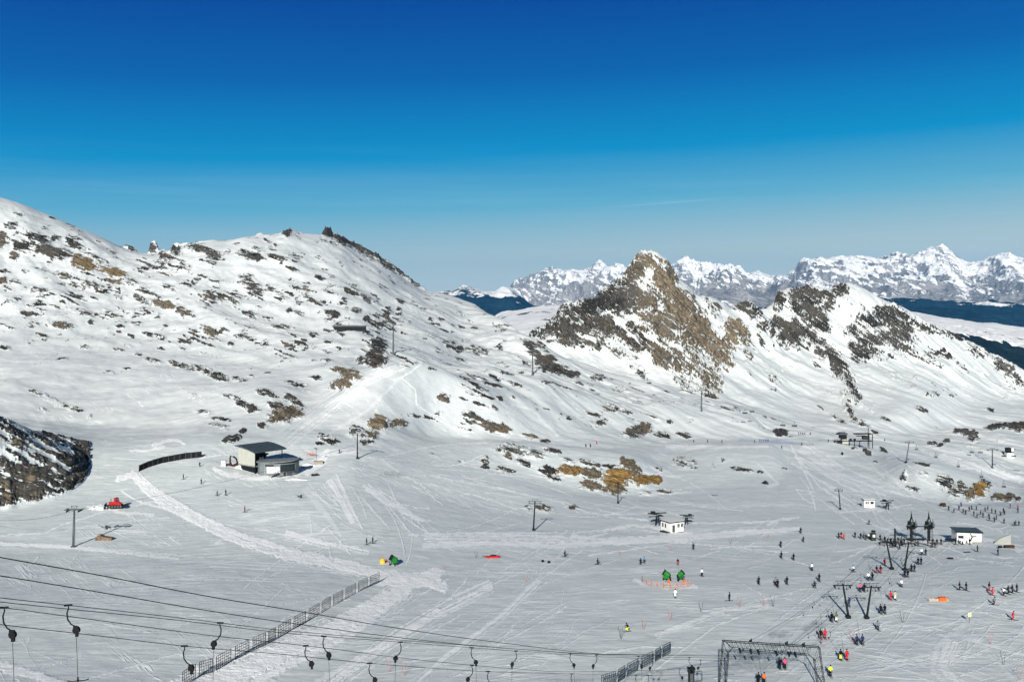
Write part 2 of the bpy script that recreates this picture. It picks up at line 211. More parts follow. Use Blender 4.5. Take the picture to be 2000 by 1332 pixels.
# ---------------------------------------------------------------- rock outcrops: (x, y, half length, half height, dip, strength, ochre)
ROCKS = [
 # left mountain, upper left band
 (19,442,16,8,0,.75,.1),(3,467,10,18,0,1,.5),(71,465,30,10,20,.95,.1),(107,466,12,7,0,.9,0),(140,477,16,5,22,.8,.1),(43,482,24,13,20,.9,.3),(28,500,10,8,0,1,.5),
 (102,493,42,12,12,1,.35),(163,515,30,14,25,1.05,.9),(220,533,32,10,15,1.05,.9),(222,551,22,5,15,.9,.7),(190,506,28,6,28,.75,.1),(255,549,16,8,25,.7,.2),(122,539,20,8,20,.8,.5),
 (179,557,24,9,25,.8,.4),(202,570,9,6,0,.9,.3),(153,580,13,3.5,10,.9,.4),(281,569,24,6,15,.8,.2),(276,585,20,7,30,.85,.4),(319,595,30,8,15,1,.7),(357,609,26,8,20,.85,.5),(332,564,20,9,20,.62,0),
 (365,556,13,5,20,.7,0),(413,580,22,11,30,.72,.1),(459,592,12,9,60,.7,0),(255,485,15,5,30,.9,0),(299,484,13,10,60,.75,0),(318,500,7,13,0,.8,0),(342,490,15,11,10,.9,0),(396,488,38,7,15,.95,.1),
 (419,500,24,6,20,.95,0),(480,498,22,9,15,.8,0),(362,521,16,10,40,.65,0),(8,531,20,4,5,.8,.1),(48,531,11,4,10,.8,.1),(2,549,12,7,0,1,.6),(28,550,13,5,10,.8,.3),(77,569,22,9,20,.66,.1),
 (26,585,26,8,-20,.5,0),(66,595,20,5,-10,.8,.2),(59,614,28,5,5,.95,.4),(120,636,32,8,5,.95,.5),(153,608,30,6,10,.68,.2),(189,615,7,4,20,.9,0),(176,630,8,6,0,.9,.1),(235,638,14,4,5,.8,0),
 (233,648,7,3.5,20,.9,0),(268,633,15,5,5,.8,0),(309,620,6,4.5,0,.9,0),(290,613,9,3.5,10,.8,0),(288,652,13,5,8,.9,.3),(314,659,15,6,20,.85,.2),(166,678,14,5,5,.8,.1),(232,683,15,3,10,.9,0),
 (314,681,10,3.5,10,.9,0),(270,692,9,4,0,.8,.2),(380,647,7,4.5,20,.9,0),(408,648,20,9,25,.95,.6),(439,646,13,6,15,.9,.4),(450,674,8,5.5,0,.95,.3),(485,661,22,5,20,.8,0),(485,615,15,6,30,.85,0),
 (10,679,13,5,10,.8,0),
 # ridge and slope left of the middle
 (504,487,16,6,20,.66,0),(496,502,20,8,15,1.05,0),(539,503,20,6,18,1,.1),(521,471,11,4,35,.9,0),(537,479,6,4,40,.9,0),(570,525,17,4.5,20,1,0),(562,456,14,9,0,1,0),(626,544,13,4.5,25,.9,0),
 (638,452,14,13,0,1.1,.1),(667,469,30,10,25,.85,.1),(705,484,30,10,28,.92,.1),(738,502,28,9,30,.92,.1),(756,517,26,9,32,.85,.1),(787,533,24,8,30,.9,.1),(815,553,19,6,32,.92,.1),(716,498,24,8,30,.7,.1),
 (483,553,24,16,35,.72,0),(501,566,18,11,40,.9,0),(526,563,13,7,30,.8,0),(462,579,16,9,30,.66,0),(488,617,15,9,30,.72,0),(547,579,22,9,30,.66,0),(613,589,28,6,25,.78,0),(649,614,21,8,20,1.05,.3),
 (583,612,13,6,15,.9,0),(565,607,7,6,0,.8,0),(669,594,9,7,0,.8,.1),(695,607,13,7,10,.75,0),(715,622,8,7,30,.95,0),(680,566,13,3.5,20,.85,0),(710,579,15,4.5,20,.85,0),(782,589,11,4.5,20,.85,0),
 (756,602,8,5,20,.8,0),(779,604,7,4.5,20,.9,0),(754,618,11,4.5,25,.9,0),(736,618,9,5.5,30,.8,0),(840,625,7,5,30,.9,0),(863,625,8,3.5,25,.9,0),(902,639,8,4,10,.9,0),(927,641,9,3.5,15,.8,0),
 (552,640,28,6,5,.8,.1),(613,653,17,5,10,.7,0),(644,646,15,3.5,5,.9,.3),(641,668,13,4.5,15,.75,0),(662,681,8,3.5,10,.8,0),(514,673,20,3.5,5,.8,.3),(470,658,18,4.5,15,.7,.2),
 (738,678,20,18,35,1,.15),(734,703,24,19,20,1.0,.4),(712,706,20,10,10,.8,.2),(667,724,24,7,10,.9,.6),(687,734,26,12,10,.9,.75),(668,751,18,10,0,1,.8),(650,755,10,9,0,.7,.5),
 (879,673,16,9,10,.72,.1),(894,683,13,8,0,.95,.1),(935,686,28,10,10,.78,.1),(611,705,9,4,0,.7,0),(639,704,15,3.5,8,.7,0),(617,738,15,6,10,.75,.1),(579,751,30,6,8,.72,0),
 (425,736,24,9,15,.9,.1),(466,741,17,6,10,.7,.1),(489,736,9,4,10,.7,0),(390,722,30,8,16,.85,.4),(350,713,30,6,14,.8,.4),(300,705,24,5,15,.75,.3),(522,728,9,3,0,.8,0),
 (247,720,12,2.5,5,.9,0),(215,727,13,2.5,18,.8,0),(119,701,15,2.5,-8,.8,0),(115,735,8,3,10,.6,0),(378,773,10,5,0,.6,0),(398,806,22,6,8,.7,.1),(430,818,26,3.5,5,.8,0),(440,836,10,6,30,.55,0),
 (90,775,50,7,24,.55,.1),(140,797,35,6,14,.6,.1),(175,814,6,5,0,.7,0),(82,800,16,5,15,.62,.2),
 (522,769,26,9,14,.74,.1),(482,794,32,9,22,.85,.1),(451,774,24,5,10,.74,0),(556,812,40,15,-12,1.08,.6),(573,784,24,9,30,.9,.15),(512,831,12,6,10,1,.2),(428,830,22,4,8,.7,0),
 (452,858,20,9,-15,.85,.1),(474,843,11,6,-20,.95,0),(540,795,24,9,10,.85,.2),
 # rocks above the middle of the photo
 (739,829,22,18,10,.9,.85),(727,849,16,9,10,.95,.75),(696,845,22,15,20,.66,.2),(780,827,20,9,0,.82,.65),(716,864,16,6,10,.9,.4),(640,856,26,8,20,.72,.1),(624,867,12,4,5,.9,0),(645,864,13,6,20,.9,.3),
 (867,779,14,9,30,.7,.4),(767,927,30,6,10,.42,.1),(805,812,28,5,10,.6,.3),(858,808,10,4,0,.7,0),(832,815,10,4,10,.7,0),(584,970,14,5,5,.5,0),
 (900,779,12,5,30,.7,0),(932,766,11,4.5,30,.85,0),(975,779,9,4.5,25,.85,0),(932,789,11,3.5,10,.85,0),(965,797,11,5,45,.8,0),(1000,776,9,4,30,.7,0),(950,745,10,3,0,.5,0),
 (1063,709,26,15,20,1.0,.05),(1084,722,32,10,10,1.1,0),(1114,731,20,8,10,1.05,.05),(1035,674,16,9,25,.95,0),(1045,690,18,10,30,.9,0),(1058,672,14,8,30,.85,0),(1075,700,14,7,20,.9,.1),
 (1165,740,17,7,10,.74,.1),(1130,748,13,4,15,.8,0),(1215,760,14,6,25,.6,0),
 (965,835,32,10,10,.98,.5),(919,812,22,9,20,.7,.2),(921,841,11,3.5,5,.8,.2),(1034,853,18,5,10,.95,.6),(1067,862,15,3.5,8,.95,.1),(1156,810,22,3.5,5,.9,0),(1171,828,20,7,-10,.85,.3),(1115,816,12,4,8,.8,0),
 (1243,843,30,14,-15,.84,.4),(1259,838,16,13,-30,1,.6),(1294,850,18,7,10,.8,.1),(1335,850,16,7,10,.95,.2),(1281,815,18,3.5,20,.85,0),(1307,824,11,4,10,.9,0),(1228,807,12,4.5,10,.8,0),(1207,797,10,4,5,.7,0),
 (1190,802,18,3.5,5,.7,0),(1350,822,10,4,20,.6,0),(1167,782,8,3,20,.5,0),
 # the ochre knoll
 (993,894,10,6,25,.95,.6),(1016,882,64,15,8,.64,.15),(947,899,11,9,10,.78,.4),(947,912,11,5,20,.8,.3),(988,919,26,8,12,.72,.1),(1023,904,22,7,15,.78,.1),(1080,880,28,7,12,.7,.1),(905,900,16,5,0,.5,0),(850,890,20,6,0,.4,0),
 (1068,920,22,10,15,.82,.2),(1082,937,18,7,20,.95,.1),(1113,920,30,11,5,1.05,.95),(1156,926,28,12,5,.98,.6),(1205,934,36,18,-6,1.08,1),(1155,950,28,11,12,.86,.7),(1230,911,28,12,38,1.05,.7),(1250,940,24,11,0,1.08,1),
 (1281,937,15,9,5,1.1,1),(1200,957,28,10,0,1,.85),(1192,911,20,5,5,.8,.1),(1263,963,16,6,0,.66,.3),(1299,960,16,7,0,.66,.3),(1150,905,30,8,10,.72,.3),(1285,915,12,5,30,.6,.2),(1110,900,20,6,15,.66,.1),
 (1062,993,22,8,5,.95,.6),(1031,992,14,6,10,.72,.4),(1120,992,22,6,8,.72,.4),(1336,905,36,13,10,.62,.15),(1413,899,5,3.5,0,.9,0),(1451,918,26,6,10,.84,.1),(1485,922,8,3.5,15,.95,0),(1530,915,8,3,10,.8,0),(1394,910,5,8,0,.6,0),
 (1495,943,6,4,0,1,0),(1340,852,14,5,10,.85,.1),(1523,845,17,7,5,1.05,.2),(1390,967,22,6,0,.4,.2),
 # right basin
 (1667,876,10,3.5,0,1,0),(1726,880,12,5,35,.95,.1),(1695,884,12,5,35,.9,0),(1709,843,10,5,35,1,0),(1645,886,4,4,0,.9,0),(1712,902,6,3,0,.9,0),(1734,790,20,7,30,.82,.1),(1768,801,20,8,40,.95,.1),(1818,823,22,7,45,.92,.1),
 (1852,807,44,15,10,.78,.1),(1880,801,26,15,0,.84,.1),(1852,826,16,8,20,.84,0),(1882,843,18,10,10,1.02,.25),(1901,852,11,13,0,1.0,.2),(1947,832,30,8,-5,1.02,.1),(1989,832,28,11,5,1.06,.35),
 (1848,861,10,4,-10,.95,0),(1820,866,11,4.5,0,.9,0),(1837,870,12,4,-10,.9,0),(1936,800,9,5,20,1,0),(1970,796,7,4,10,.95,0),(1802,906,24,3.5,8,.8,0),(1766,930,10,14,10,.66,0),(1783,955,20,5,12,.74,.1),
 (1848,944,22,15,45,.78,.15),(1877,953,13,13,20,.8,.45),(1894,967,13,13,0,.98,.8),(1914,956,15,15,10,1.08,1),(1863,965,15,12,30,.76,.2),(1953,972,20,9,10,.92,.6),(1970,971,15,8,0,.98,.5),(1988,976,10,6,0,.9,.3),
 (1840,988,9,4,0,.9,.4),(1925,945,18,8,30,.8,.3),(1900,870,30,4,-6,.45,0),(1950,905,20,3,5,.5,0),(1950,860,16,6,-10,.45,0),(1985,920,16,3,5,.6,0),(1805,925,14,3.5,20,.7,0),
 # small things on the lower snow
 (205,1030,26,4,5,.55,.1),(40,1090,14,4,10,.5,0),(180,1112,18,3,0,.5,0),(240,1122,20,3,0,.6,0),(25,1280,30,8,0,.5,0),(35,1305,30,6,0,.4,0),(890,1016,14,3,0,.45,0),(985,1010,14,2.5,0,.5,0),
]
PEAK = [
 (1590,600,62,34,12,1.12,.08),(1560,650,46,24,25,1.08,.05),(1635,712,42,18,55,1.05,.08),(1668,770,30,12,62,.95,.1),(1725,645,78,40,18,.74,.12),(1800,700,60,10,22,.7,.1),(1690,700,40,12,10,.9,.05),(1210,590,60,40,-20,.95,.2),(1130,640,60,22,8,.98,.25),
 (1268,516,30,24,0,.9,.75),(1297,545,26,40,25,1.0,.8),(1240,540,30,24,-35,.86,.5),(1215,572,44,26,-25,.88,.3),(1165,600,44,28,-10,.95,.15),(1120,622,36,24,10,.92,.15),(1180,640,70,30,15,.92,.35),(1262,585,44,40,20,.84,.5),
 (1325,605,36,50,-50,1.02,.85),(1300,640,60,44,25,.86,.6),(1360,650,50,46,35,.88,.75),(1100,650,50,18,10,.92,.2),(1052,652,24,10,10,.9,.1),(1240,664,56,26,20,.85,.4),(1405,690,44,40,40,.86,.7),(1440,650,34,24,45,.9,.75),
 (1340,712,54,34,30,.86,.55),(1385,745,36,36,50,.86,.6),(1110,668,44,14,5,.95,.25),(1160,672,36,14,10,.92,.4),(1300,700,40,24,25,.86,.5),(1390,782,20,16,50,.85,.4),(1245,722,24,13,30,.6,.1),(1335,750,30,16,35,.75,.3),(1210,690,24,12,25,.7,.2),
 (1395,600,26,14,45,.62,.3),(1262,545,20,20,0,.7,.5),(1460,700,20,10,60,.6,.4),(1235,700,14,8,20,.7,.1),(1253,738,22,7,30,.8,0),
 (1452,600,26,10,0,1,.15),(1470,612,20,12,10,.8,.1),(1520,592,16,20,0,1,.45),(1575,575,44,15,0,1.02,.15),(1640,570,20,16,0,1,.1),(1575,605,48,26,20,.95,.2),(1600,635,26,16,20,.95,.1),(1520,640,24,24,40,.9,.05),(1545,665,34,24,20,1.02,.05),
 (1590,660,30,26,40,.95,.05),(1625,690,36,20,40,.9,.1),(1635,725,24,18,60,.88,.1),(1660,745,14,22,-20,.82,.1),(1655,775,10,16,0,.8,.1),(1670,640,40,16,20,.72,.15),(1735,620,44,22,10,.85,.2),(1700,665,36,18,5,.88,.05),(1690,685,40,14,5,.9,.05),
 (1800,640,30,9,25,.85,.15),(1770,640,12,12,0,.9,.1),(1850,655,36,8,15,.8,.1),(1872,663,14,6,20,.9,.1),(1825,688,26,5,5,.85,.1),(1845,697,22,4,8,.85,.1),(1770,680,12,5,0,.8,0),(1775,686,6,5,0,.8,0),(1910,692,30,10,20,.6,.05),(1960,718,36,10,25,.75,.1),(1985,738,24,8,25,.9,.15),
 (1980,745,30,10,20,.6,.1),(1600,690,30,9,35,.7,.1),(1620,770,40,6,35,.5,.1),(1605,797,28,5,35,.9,.3),(1636,818,20,7,30,.88,.5),(1658,805,9,24,-35,1,.6),(1690,833,16,9,40,.84,.2),(1653,772,14,9,30,.8,.1),(1465,733,22,7,40,.42,.3),
 (1510,742,14,7,45,.7,.5),(1512,762,9,5,10,.8,.3),(1505,725,20,5,45,.5,.2),(1560,760,30,4,30,.4,0),(1380,590,10,9,0,.8,.2),(1490,640,16,10,20,.8,.1),(1790,738,10,3.5,0,.8,0),(1783,755,8,4,30,.8,0),(1740,760,14,5,20,.6,0),
 (1822,770,22,7,-5,.75,.05),(1862,772,11,4,10,.75,0),(1800,800,14,6,20,.7,0),(1750,735,20,8,20,.55,0),(1760,700,14,5,0,.6,0),(1850,760,20,5,0,.5,0),(1735,700,16,6,-10,.7,0),(1968,775,10,6,30,.6,0),(1936,800,9,5,20,1,0),(1690,795,30,6,38,.6,0),(1730,820,14,5,20,.7,0),(1710,790,10,4,35,.7,0),
]
py = pyof(); vis = vismask(py)
PYF = py.astype(np.float32); PXF = GP.astype(np.float32)
rock = np.zeros(py.shape, np.float32); och = np.zeros(py.shape, np.float32); rsz = np.zeros(py.shape, np.float32)
def jit(A, s, k): return (A * s + k)
warpx = 5.0 * fbm(PXF / 17, PYF / 11, 3, 21); warpy = 3.2 * fbm(PXF / 15, PYF / 9, 3, 31)
def paint(lst, lo, hi):
    band = (RF[:, 0] >= lo) & (RF[:, 0] <= hi); r0, r1 = np.where(band)[0][[0, -1]]; r1 += 1
    for cx, cy, rx, ry, ang, st, oc in lst:
        ext = max(rx, ry) * 1.7 + 8
        c0, c1 = np.searchsorted(COLS, [cx - ext, cx + ext])
        sl = (slice(r0, r1), slice(c0, c1))
        k = min(1.0, 0.4 + ry / 16)
        dx = PXF[sl] + warpx[sl] * k - cx; dy = PYF[sl] + warpy[sl] * k - cy
        ca, sa = math.cos(R(ang)), math.sin(R(ang))
        u = (dx * ca + dy * sa) / (rx * 1.05); v = (-dx * sa + dy * ca) / (ry * 1.05)
        e = np.sqrt(u * u + v * v)
        f = (1 - sstep(0.40, 1.45, e)) * vis[sl]
        val = f * st
        och[sl] = np.where(val > rock[sl], oc, och[sl]) * (f > 0.02) + och[sl] * (f <= 0.02)
        rock[sl] = np.maximum(rock[sl], val); rsz[sl] = np.maximum(rsz[sl], f * min(ry, 18) * GD[sl] / F)
paint(ROCKS, 4, 12.02); paint([(a_, b_, c_, d_, e_, min(1.15, f_ * 1.10 + .04), min(.72, g_ * .72 + (.14 if a_ < 1480 else .02))) for a_, b_, c_, d_, e_, f_, g_ in PEAK], 12.5, 15.1)
# ledges: broken beds dipping to the right
ca, sa = math.cos(R(21)), math.sin(R(21)); uu = PXF * ca + PYF * sa; vv = -PXF * sa + PYF * ca
led = fbm(uu / 46, vv / 7.5, 4, 301, 0.6) + 1.05 * fbm(PXF / 110, PYF / 55, 2, 303)
zone = np.clip(1 - sstep(640, 720, PYF - 0.05 * PXF), 0, 1) * (PXF < 860) * (RF > 8) * (RF < 12.02) + 0.8 * (PXF >= 820) * (RF > 7.4) * (RF < 10.3) * (PXF < 1500) * sstep(700, 730, PYF) * (1 - sstep(838, 852, PYF))
zone = zone * (1 - 0.9 * sstep(0, 30, 480 + 0.25 * (PXF - 240) - PYF) * (PXF < 640)) * (1 - .85 * np.exp(-((PYF - 500 - .42 * (PXF - 620)) / 26) ** 2) * (PXF > 600))
lr = sstep(0.68, 0.92, led) * zone * vis
och = np.where(lr * .95 > rock, np.clip(.15 + .9 * fbm(PXF / 70, PYF / 30, 2, 305), 0, .7), och); rock = np.maximum(rock, .95 * lr); rsz = np.maximum(rsz, lr * 1.6)
BARE = [(1283,512,5,16,-38,1),(1268,540,10,12,20,.9),(1300,528,9,16,-30,.5),(1255,565,14,6,30,.7),(1243,552,16,5,-30,.7),(1205,625,22,6,30,.7),(1225,650,34,5,40,.75),(1290,600,8,14,-20,.6),(1320,655,14,5,30,.5),(1345,618,8,6,0,.6),(1150,665,26,5,20,.6),
  (1190,612,18,5,-30,.6),(1130,640,18,4,10,.5),(1270,665,34,5,35,.6),(1330,690,40,5,42,.5),(1395,625,18,12,50,.9),(1425,615,10,20,-45,.9),(1410,650,8,8,0,.5),(1375,700,26,5,50,.5),(1440,700,10,14,0,.6),(1350,735,30,5,40,.5),(1105,628,14,4,0,.5),(1080,660,22,3,5,.5),
  (1560,625,26,4,40,.6),(1610,655,30,5,35,.6),(1580,640,10,10,0,.4),(1640,620,30,16,10,.9),(1650,600,24,8,20,.9),(1720,640,20,5,0,.7),(1720,680,24,4,5,.6),(1495,605,12,10,0,.9),(1690,560,26,12,28,1),(1535,625,20,5,45,.6),(1600,600,20,5,-35,.5),(1760,625,14,4,20,.5)]
for cx, cy, rx, ry, ang, st in BARE:
    c0, c1 = np.searchsorted(COLS, [cx - 60, cx + 60]); r0 = ST[12] + 5; r1 = ST[15] + 8; sl = (slice(r0, r1), slice(c0, c1))
    dx = PXF[sl] + 0.7 * warpx[sl] - cx; dy = PYF[sl] + 0.7 * warpy[sl] - cy; ca, sa = math.cos(R(ang)), math.sin(R(ang))
    e = np.hypot((dx * ca + dy * sa) / rx, (-dx * sa + dy * ca) / ry); rock[sl] *= 1 - .8 * st * (1 - sstep(0.6, 1.3, e))
pkm = (RF > 12.9) * sstep(980, 1040, PXF); thin = fbm((PXF * .8 + PYF * .6) / 70, (PYF * .8 - PXF * .6) / 14, 4, 91)
rock = rock - pkm * 0.20 * np.clip(0.25 + thin, 0, 1) * (rock > 0.3)
# the foreground nose: stone on its right flank and in bands, snow between
nm = ((PXF < 260) & (GD < 400)) * sstep(0.004, 0.08, prof * foot) * (znose - CZ + 100 > 0) * (py < 1025)
band = fbm((PXF + .5 * PYF) / 80, (PYF - 0.55 * PXF) / 11, 4, 41, .6)
nose = nm * np.clip(0.60 + 0.95 * band + 0.45 * sstep(-45, 0, PXF - right_edge) + 0.45 * sstep(890, 950, py), 0, 1.15)
rock = np.maximum(rock, nose * (PXF < 230)); och = np.where(nose > 0.3, np.clip(0.22 + 0.6 * fbm(PXF / 30, PYF / 22, 2, 43), 0.0, 0.9), och); rsz = np.maximum(rsz, nose * 1.8)
# sparse stones everywhere the mountain is steep
spec = mtn * (RF < 12.1) + 0.55 * sstep(8, 9, RF) * (1 - mtn) + 0.7 * sstep(13.1, 13.6, RF)
sp = sstep(0.26, 0.55, fbm(X0 / 16, GD / 30 + X0 / 40, 4, 51)) * spec
rock = np.maximum(rock, 0.62 * np.clip(sp, 0, 1) * vis)
# relief of the rock itself: steps and blocks
amp = np.clip(rsz, 0.25, 3.0 + 6 * sstep(12.5, 13.5, RF))
far = sstep(12.5, 13.5, RF)
X0 = GD * (GP - HX) / F
step_h = 0.55 * amp + 0.5
bed = 0.32 + 0.55 * far
hh = (GZ + bed * X0 + 2.0 * fbm(X0 / 22, GD / 22, 2, 61)) / step_h
fr = hh - np.floor(hh)
ter = (sstep(0.38, 0.62, fr) - fr) * step_h
q1 = (X0 - bed * GZ) / (7 + 14 * far); q2 = (GZ + bed * X0) / (1.6 + 2.8 * far)
blk = 0.8 * ridged(q1, q2 + GD / (14 + 20 * far), 2, 63, 0.35) + 0.5 * ridged(X0 / (11 + 16 * far), GD / (12 + 18 * far), 2, 65, .4)
rr = sstep(0.15, 0.75, rock)
GZ = GZ + rr * ((0.8 + 0.7 * far) * ter + (0.16 + .10 * far) * amp * (blk - 0.3) + 0.22 * np.minimum(amp, 3.0)) * (1 - 0.25 * far)
big = sstep(13.2, 14.2, RF) * (1 - 0.35 * np.exp(-((RF - 15) / 0.12) ** 2))
GZ = GZ + big * sstep(1010, 1080, PXF) * (5.5 * (ridged(X0 / 62 + GD / 120, GD / 90 - X0 / 200, 4, 71) - 0.6) * (0.35 + 0.65 * rr))
# ---------------------------------------------------------------- churned snow and ski tracks
churn = np.zeros(py.shape, np.float32); dirt = np.zeros(py.shape, np.float32)
TR = [  # polyline in the photo, half width at start and end, strength
 ([(232,935),(262,925),(285,955),(320,985),(370,1010),(430,1040),(480,1062),(560,1085),(640,1100),(700,1112),(760,1122),(830,1135),(865,1146)],7,11,1.0),
 ([(268,930),(300,955),(380,1002),(450,1038),(560,1072),(700,1105),(800,1130)],5,8,.8),
 ([(240,960),(270,978),(330,995),(420,1030),(520,1065),(620,1090)],3,3,.6),
 ([(850,1120),(800,1140),(740,1180),(660,1225),(560,1270),(470,1310),(400,1345)],17,30,.85),
 ([(740,1130),(660,1172),(560,1222),(480,1258),(380,1310),(330,1345)],4,10,.95),
 ([(800,1150),(690,1235),(590,1285),(500,1330)],6,10,.6),
 ([(500,1030),(560,1045),(630,1060),(700,1068)],2,3,.45),
 ([(600,955),(625,990),(650,1020),(665,1045)],10,4,.3),([(610,960),(650,990),(700,1010)],3,2,.4),
 ([(712,950),(740,965),(780,990),(825,1018)],4,3,.5),([(740,955),(770,975),(800,1000),(830,1015)],2,2,.55),
 ([(800,1045),(900,1040),(1000,1040),(1120,1040),(1230,1030)],3,2,.5),([(830,1065),(960,1060),(1080,1066),(1200,1060),(1300,1052),(1420,1040)],8,4,.42),
 ([(1120,1045),(1200,1056),(1280,1058),(1350,1046),(1440,1036),(1550,1032)],3,3,.6),
 ([(1150,1083),(1280,1066),(1380,1050),(1470,1043)],2,2,.5),([(1180,1035),(1230,1025),(1290,1030)],3,4,.8),
 ([(1290,1032),(1320,1045),(1350,1040)],4,4,.9),
 ([(1210,1010),(1300,1018),(1380,1022),(1500,1018),(1545,1012)],2,2,.7),([(1500,1025),(1530,1012),(1560,1010)],4,2,.5),
 ([(1100,985),(1150,1000),(1200,1012)],1.5,1.5,.5),([(850,930),(950,950),(1040,968),(1120,985),(1220,1005)],2,2,.4),([(870,950),(1000,968),(1100,975)],1.5,1.5,.35),
 ([(1545,870),(1560,900),(1575,930),(1590,960),(1555,955),(1570,975),(1592,985)],1.5,1.5,.6),([(1560,895),(1600,950),(1640,975)],2,2,.45),([(1545,880),(1590,910),(1650,950),(1700,965)],2,2,.4),
 ([(1580,890),(1640,925),(1700,950),(1780,970)],4,3,.35),([(1620,890),(1700,915),(1760,940)],6,4,.3),
 ([(400,1332),(520,1265),(620,1205)],2,2,.3),([(800,1330),(900,1260),(1000,1190),(1050,1140),(1058,1125)],2,2,.35),([(600,1340),(760,1250),(880,1190),(960,1150)],6,4,.35),([(660,1340),(780,1270),(900,1200)],2,2,.4),
 ([(880,1320),(1000,1230),(1040,1160)],3,2,.2),([(930,1250),(1000,1200),(1060,1130)],1.5,1.5,.3),
 ([(700,895),(760,890),(850,870),(950,863)],2,2,.35),([(640,850),(720,800),(780,740),(822,712)],5,4,.3),([(560,860),(640,800),(720,740),(760,722)],2,2,.3),([(785,738),(812,760),(814,790),(850,815),(890,838),(925,845)],1.5,1.5,.6),([(822,710),(800,730),(770,742)],1.5,1.5,.5),
 ([(870,890),(840,905),(760,895),(700,900)],2,2,.3),([(600,920),(560,928),(500,935),(440,925),(420,915)],7,5,.75),([(640,880),(630,905),(600,925)],6,6,.7),([(445,905),(470,912),(500,920)],6,6,.8),
 ([(255,880),(290,880),(320,872)],3,4,.5),([(300,868),(340,858),(360,866)],5,3,.9),([(345,1120),(300,1115),(200,1128),(0,1120)],2,2,.2),([(0,1045),(90,1040),(120,1025)],2,2,.4),([(0,1062),(120,1064),(250,1075),(400,1088)],4,3,.35),([(120,1025),(200,1000),(270,985),(320,975)],2,2,.45),([(130,1035),(220,1020),(330,1010)],2,2,.35),
 ([(175,990),(205,988),(240,1002),(300,1004)],6,4,.5),([(390,895),(430,888)],2,2,.6),([(60,1345),(140,1332),(260,1300),(350,1275)],3,2,.35),([(0,1300),(80,1320),(140,1340)],14,8,.5),
 ([(1230,1345),(1300,1292),(1400,1220),(1480,1190)],3,2,.4),([(1300,1205),(1400,1188),(1500,1180)],1.5,1.5,.3),([(1150,1278),(1260,1262),(1360,1265)],3,2,.45),([(1300,1235),(1420,1215)],1.5,1.5,.3),
 ([(1240,1133),(1300,1146),(1360,1144)],5,5,.5),([(1690,1210),(1760,1195),(1800,1180)],2,2,.4),([(1740,1235),(1830,1222),(1880,1210)],2,2,.35),([(1880,1220),(1830,1260),(1820,1310),(1860,1345)],8,6,.3),([(1900,1230),(1880,1290),(1900,1320)],2,2,.3),([(1860,1235),(1900,1245),(1960,1300),(1985,1345)],10,8,.25),
 ([(1550,1345),(1650,1230),(1740,1150),(1790,1110)],6,3,.25),([(1500,1345),(1560,1300),(1650,1240)],4,3,.25),([(1850,1100),(1900,1085),(1985,1090)],3,3,.3),([(1900,1048),(1960,1060),(1990,1075),(2010,1070)],5,5,.7),([(1870,1020),(1930,1028),(1990,1050)],2,2,.5),([(1830,1040),(1770,1050)],3,2,.4),
 ([(1640,1000),(1720,995),(1780,985)],2,2,.5),([(1690,985),(1720,998)],4,4,.5),([(1740,960),(1800,975),(1900,995)],3,2,.5),([(1840,890),(1880,905),(1950,925),(2010,940)],8,8,.7),([(1800,880),(1850,900),(1880,915)],4,4,.4),
 ([(1360,880),(1300,868),(1250,864)],2,2,.3),([(1480,905),(1520,945),(1500,950)],3,3,.35),([(1350,960),(1250,968)],3,3,.4),([(1300,975),(1400,990),(1550,985)],2,2,.3),([(1870,700),(1890,740),(1930,780),(1960,800)],1.5,1.5,.35),
 ([(430,1020),(470,1030),(540,1038)],1.5,1.5,.35),([(0,1180),(100,1205),(200,1190)],3,2,.2),([(190,1215),(260,1228),(300,1235)],3,2,.35),([(900,735),(1000,800),(1060,845)],1.5,1.5,.25),([(1000,790),(1040,800),(1090,850)],3,5,.35),([(1030,780),(1050,810),(1080,830)],2,2,.3),
]
vis2 = vis & (RF < 15.1)
rt = np.random.default_rng(21)
for n_, (x0, x1, y0, y1), ang, sp_, ln_, st_ in ((26,(600,840,940,1040),55,14,90,.42),(26,(800,1500,1035,1075),-1,5,170,.40),(34,(1540,1760,880,985),38,8,120,.34),(26,(840,1280,900,1000),13,4,160,.34),(46,(420,1080,1130,1330),-36,8,190,.30),
        (60,(1380,2000,1080,1330),-8,26,150,.30),(22,(1300,1620,1060,1200),-5,10,120,.26),(20,(1740,2000,1040,1090),4,8,110,.4),(26,(0,420,1060,1330),-12,22,120,.24),(14,(1450,1760,1150,1330),-45,6,240,.3),(16,(640,900,860,940),4,8,160,.3)):
    for _ in range(n_):
        x = rt.uniform(x0, x1); y = rt.uniform(y0, y1); a_ = R(ang + rt.normal(0, sp_)); cv = rt.normal(0, .05); P = [(x, y)]; L_ = rt.uniform(.5, 1.2) * ln_
        for q in range(7): x += math.cos(a_) * L_ / 7; y += math.sin(a_) * L_ / 7 * .9; a_ += cv; P.append((x, y))
        TR.append((P, .7, rt.uniform(.8, 1.7), min(1, st_ * rt.uniform(.9, 2.1))))
